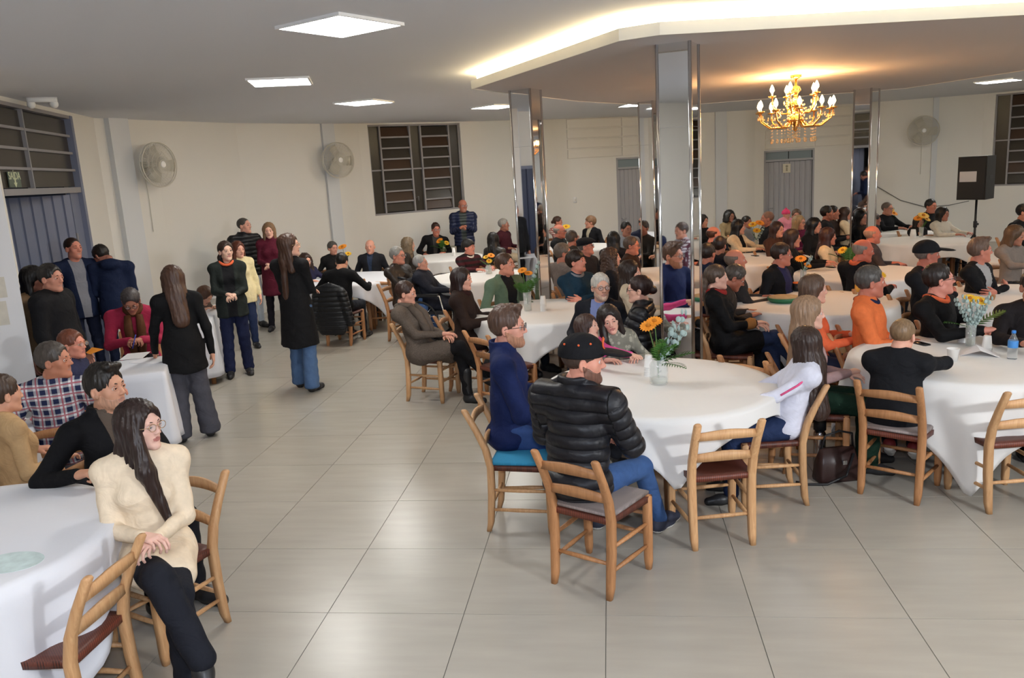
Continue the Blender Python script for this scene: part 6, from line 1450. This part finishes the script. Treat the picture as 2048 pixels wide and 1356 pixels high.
# ------------------------------------------------------------------ chandelier
cp = at(1592, 150, ZDROP); cx, cy = cp[0], cp[1]
dch = np.linalg.norm(cp[:2]-CAM[:2])
M_GOLD = pm('chandelier_gold', (.75, .42, .12), .22, 1.0); M_CRY = pm('crystal', (1.0, .82, .55), .03, trans=.85, ior=1.5); M_BULB = pm('flame_bulb', (1, .7, .35), .4, emit=(1.0, .62, .25), es=BULB_E)
e = tag(empty('chandelier', (cx, cy, ZDROP)), 'gilt crystal chandelier with lit candle bulbs', 'chandelier')
obj('canopy', Buf().add(lathe([(.001, 0), (.07, 0), (.06, -.03), (.02, -.05), (.001, -.05)], 20)), M_GOLD, e)
obj('shaft', Buf().add(lathe([(.012, -.04), (.012, -.12), (.05, -.14), (.06, -.18), (.025, -.22), (.03, -.28), (.075, -.32), (.08, -.36), (.03, -.40), (.035, -.46), (.09, -.49), (.10, -.53), (.05, -.57), (.02, -.60), (.03, -.63), (.001, -.66)], 20)), M_GOLD, e)
def arm(a, r, z0, z1):
    c, s = math.cos(a), math.sin(a); P2 = lambda q, z: (q*c, q*s, z)
    o = obj('arm', Buf().add(tube([P2(.05, z0), P2(r*.35, z0-.10), P2(r*.7, z0-.10), P2(r*.95, z0-.02), P2(r, z1)], [.012, .011, .010, .009, .008], 8)), M_GOLD, e)
    obj('drip_pan', Buf().add(lathe([(.001, 0), (.03, .0), (.05, .015), (.048, .018), (.02, .008), (.001, .008)], 16, P2(r, z1))), M_GOLD, o); obj('candle', Buf().add(lathe([(.011, .005), (.011, .06), (.001, .06)], 10, P2(r, z1))), M_CUP, o)
    obj('bulb', Buf().add(lathe([(.001, .055), (.014, .058), (.026, .080), (.024, .10), (.012, .132), (.001, .150)], 12, P2(r, z1))), M_BULB, o)
    for k in range(3):
        b = a+(k-1)*.12; obj('pendant', Buf().add(ball((r*math.cos(b), r*math.sin(b), z1-.06), .012, 6, 4, (1, 1, 2.2))), M_CRY, o)
    B = Buf(); 
    for k in range(9):
        t = k/8; rr = .09+(r-.09)*t; B.add(ball((rr*c, rr*s, z0+.04+(z1-z0-.06)*t-.14*math.sin(math.pi*t)), .011, 6, 4))
    g = obj('bead_chain', B, M_CRY, o); g['kind'] = 'stuff'
for k in range(10): arm(k*math.pi/5+.2, .43, -.50, -.42)
for k in range(5): arm(k*math.pi/2.5+.5, .27, -.34, -.24)
for k in range(20):
    a = k*2*math.pi/20; r = .12+.09*(k % 3); B = Buf()
    for q in range(5): B.add(ball((r*math.cos(a), r*math.sin(a), -.56-q*.035), .009, 6, 4))
    B.add(ball((r*math.cos(a), r*math.sin(a), -.56-5*.035-.02), .018, 6, 5, (1, .6, 1.7))); obj('crystal_drop', B, M_CRY, e)
obj('finial', Buf().add(ball((0, 0, -.70), .028, 8, 6, (1, 1, 1.4))), M_CRY, e)
for zz, w, rr in ((-.22, .65, .18), (-.42, .35, .25)):
    ld = bpy.data.lights.new('chandelier_glow', 'POINT'); ld.energy = CHAND_W*w; ld.color = (1.0, .50, .20); ld.shadow_soft_size = rr*.5; lo_ = bpy.data.objects.new('chandelier_glow', ld); COL.objects.link(lo_); lo_.parent = e; lo_.location = (0, 0, zz)

# ------------------------------------------------------------------ assumed lamps, unseen: stage lamp on a tripod, flash at the camera
fl = empty('assumed_floodlight', (6.3, -3.6, 0)); tag(fl, 'assumed unseen floodlamp on a tripod at the right of the stage', 'assumed_floodlight')  # lamp and tripod assumed from the fall of shadows, out of view
obj('pole', Buf().add(tube([(0, 0, .1), (0, 0, 2.6)], .02)), M_BLK, fl)
for k in range(3): obj('leg', Buf().add(tube([(0, 0, .8), (.45*math.cos(k*2.1), .45*math.sin(k*2.1), .01)], .014)), M_BLK, fl)
aim = np.array([-2.0, 10.0, 1.2])-np.array([6.3, -3.6, 2.7]); aq = Vector(aim).to_track_quat('-Z', 'Y')
hd = obj('lamp_head', Buf().add(bbox((-.22, -.16, .02), (.22, .16, .12))), M_BLK, fl, False); hd.location = (0, 0, 2.7); hd.rotation_mode = 'QUATERNION'; hd.rotation_quaternion = aq
ld = bpy.data.lights.new('assumed_flood', 'AREA'); ld.shape = 'RECTANGLE'; ld.size = .42; ld.size_y = .3; ld.energy = ASSUMED_FLOOD_W; ld.color = (.93, .97, 1.0); lo_ = bpy.data.objects.new('assumed_flood', ld); COL.objects.link(lo_); lo_.parent = fl; lo_.location = (0, 0, 2.7); lo_.rotation_mode = 'QUATERNION'; lo_.rotation_quaternion = aq
ld = bpy.data.lights.new('assumed_flash', 'AREA'); ld.size = .10; ld.energy = ASSUMED_FLASH_W; ld.color = (.70, .81, 1.0); lo_ = bpy.data.objects.new('assumed_flash', ld); COL.objects.link(lo_)
lo_.matrix_world = cam.matrix_world @ Matrix.Translation((.03, .16, .02))

bpy.context.view_layer.update()
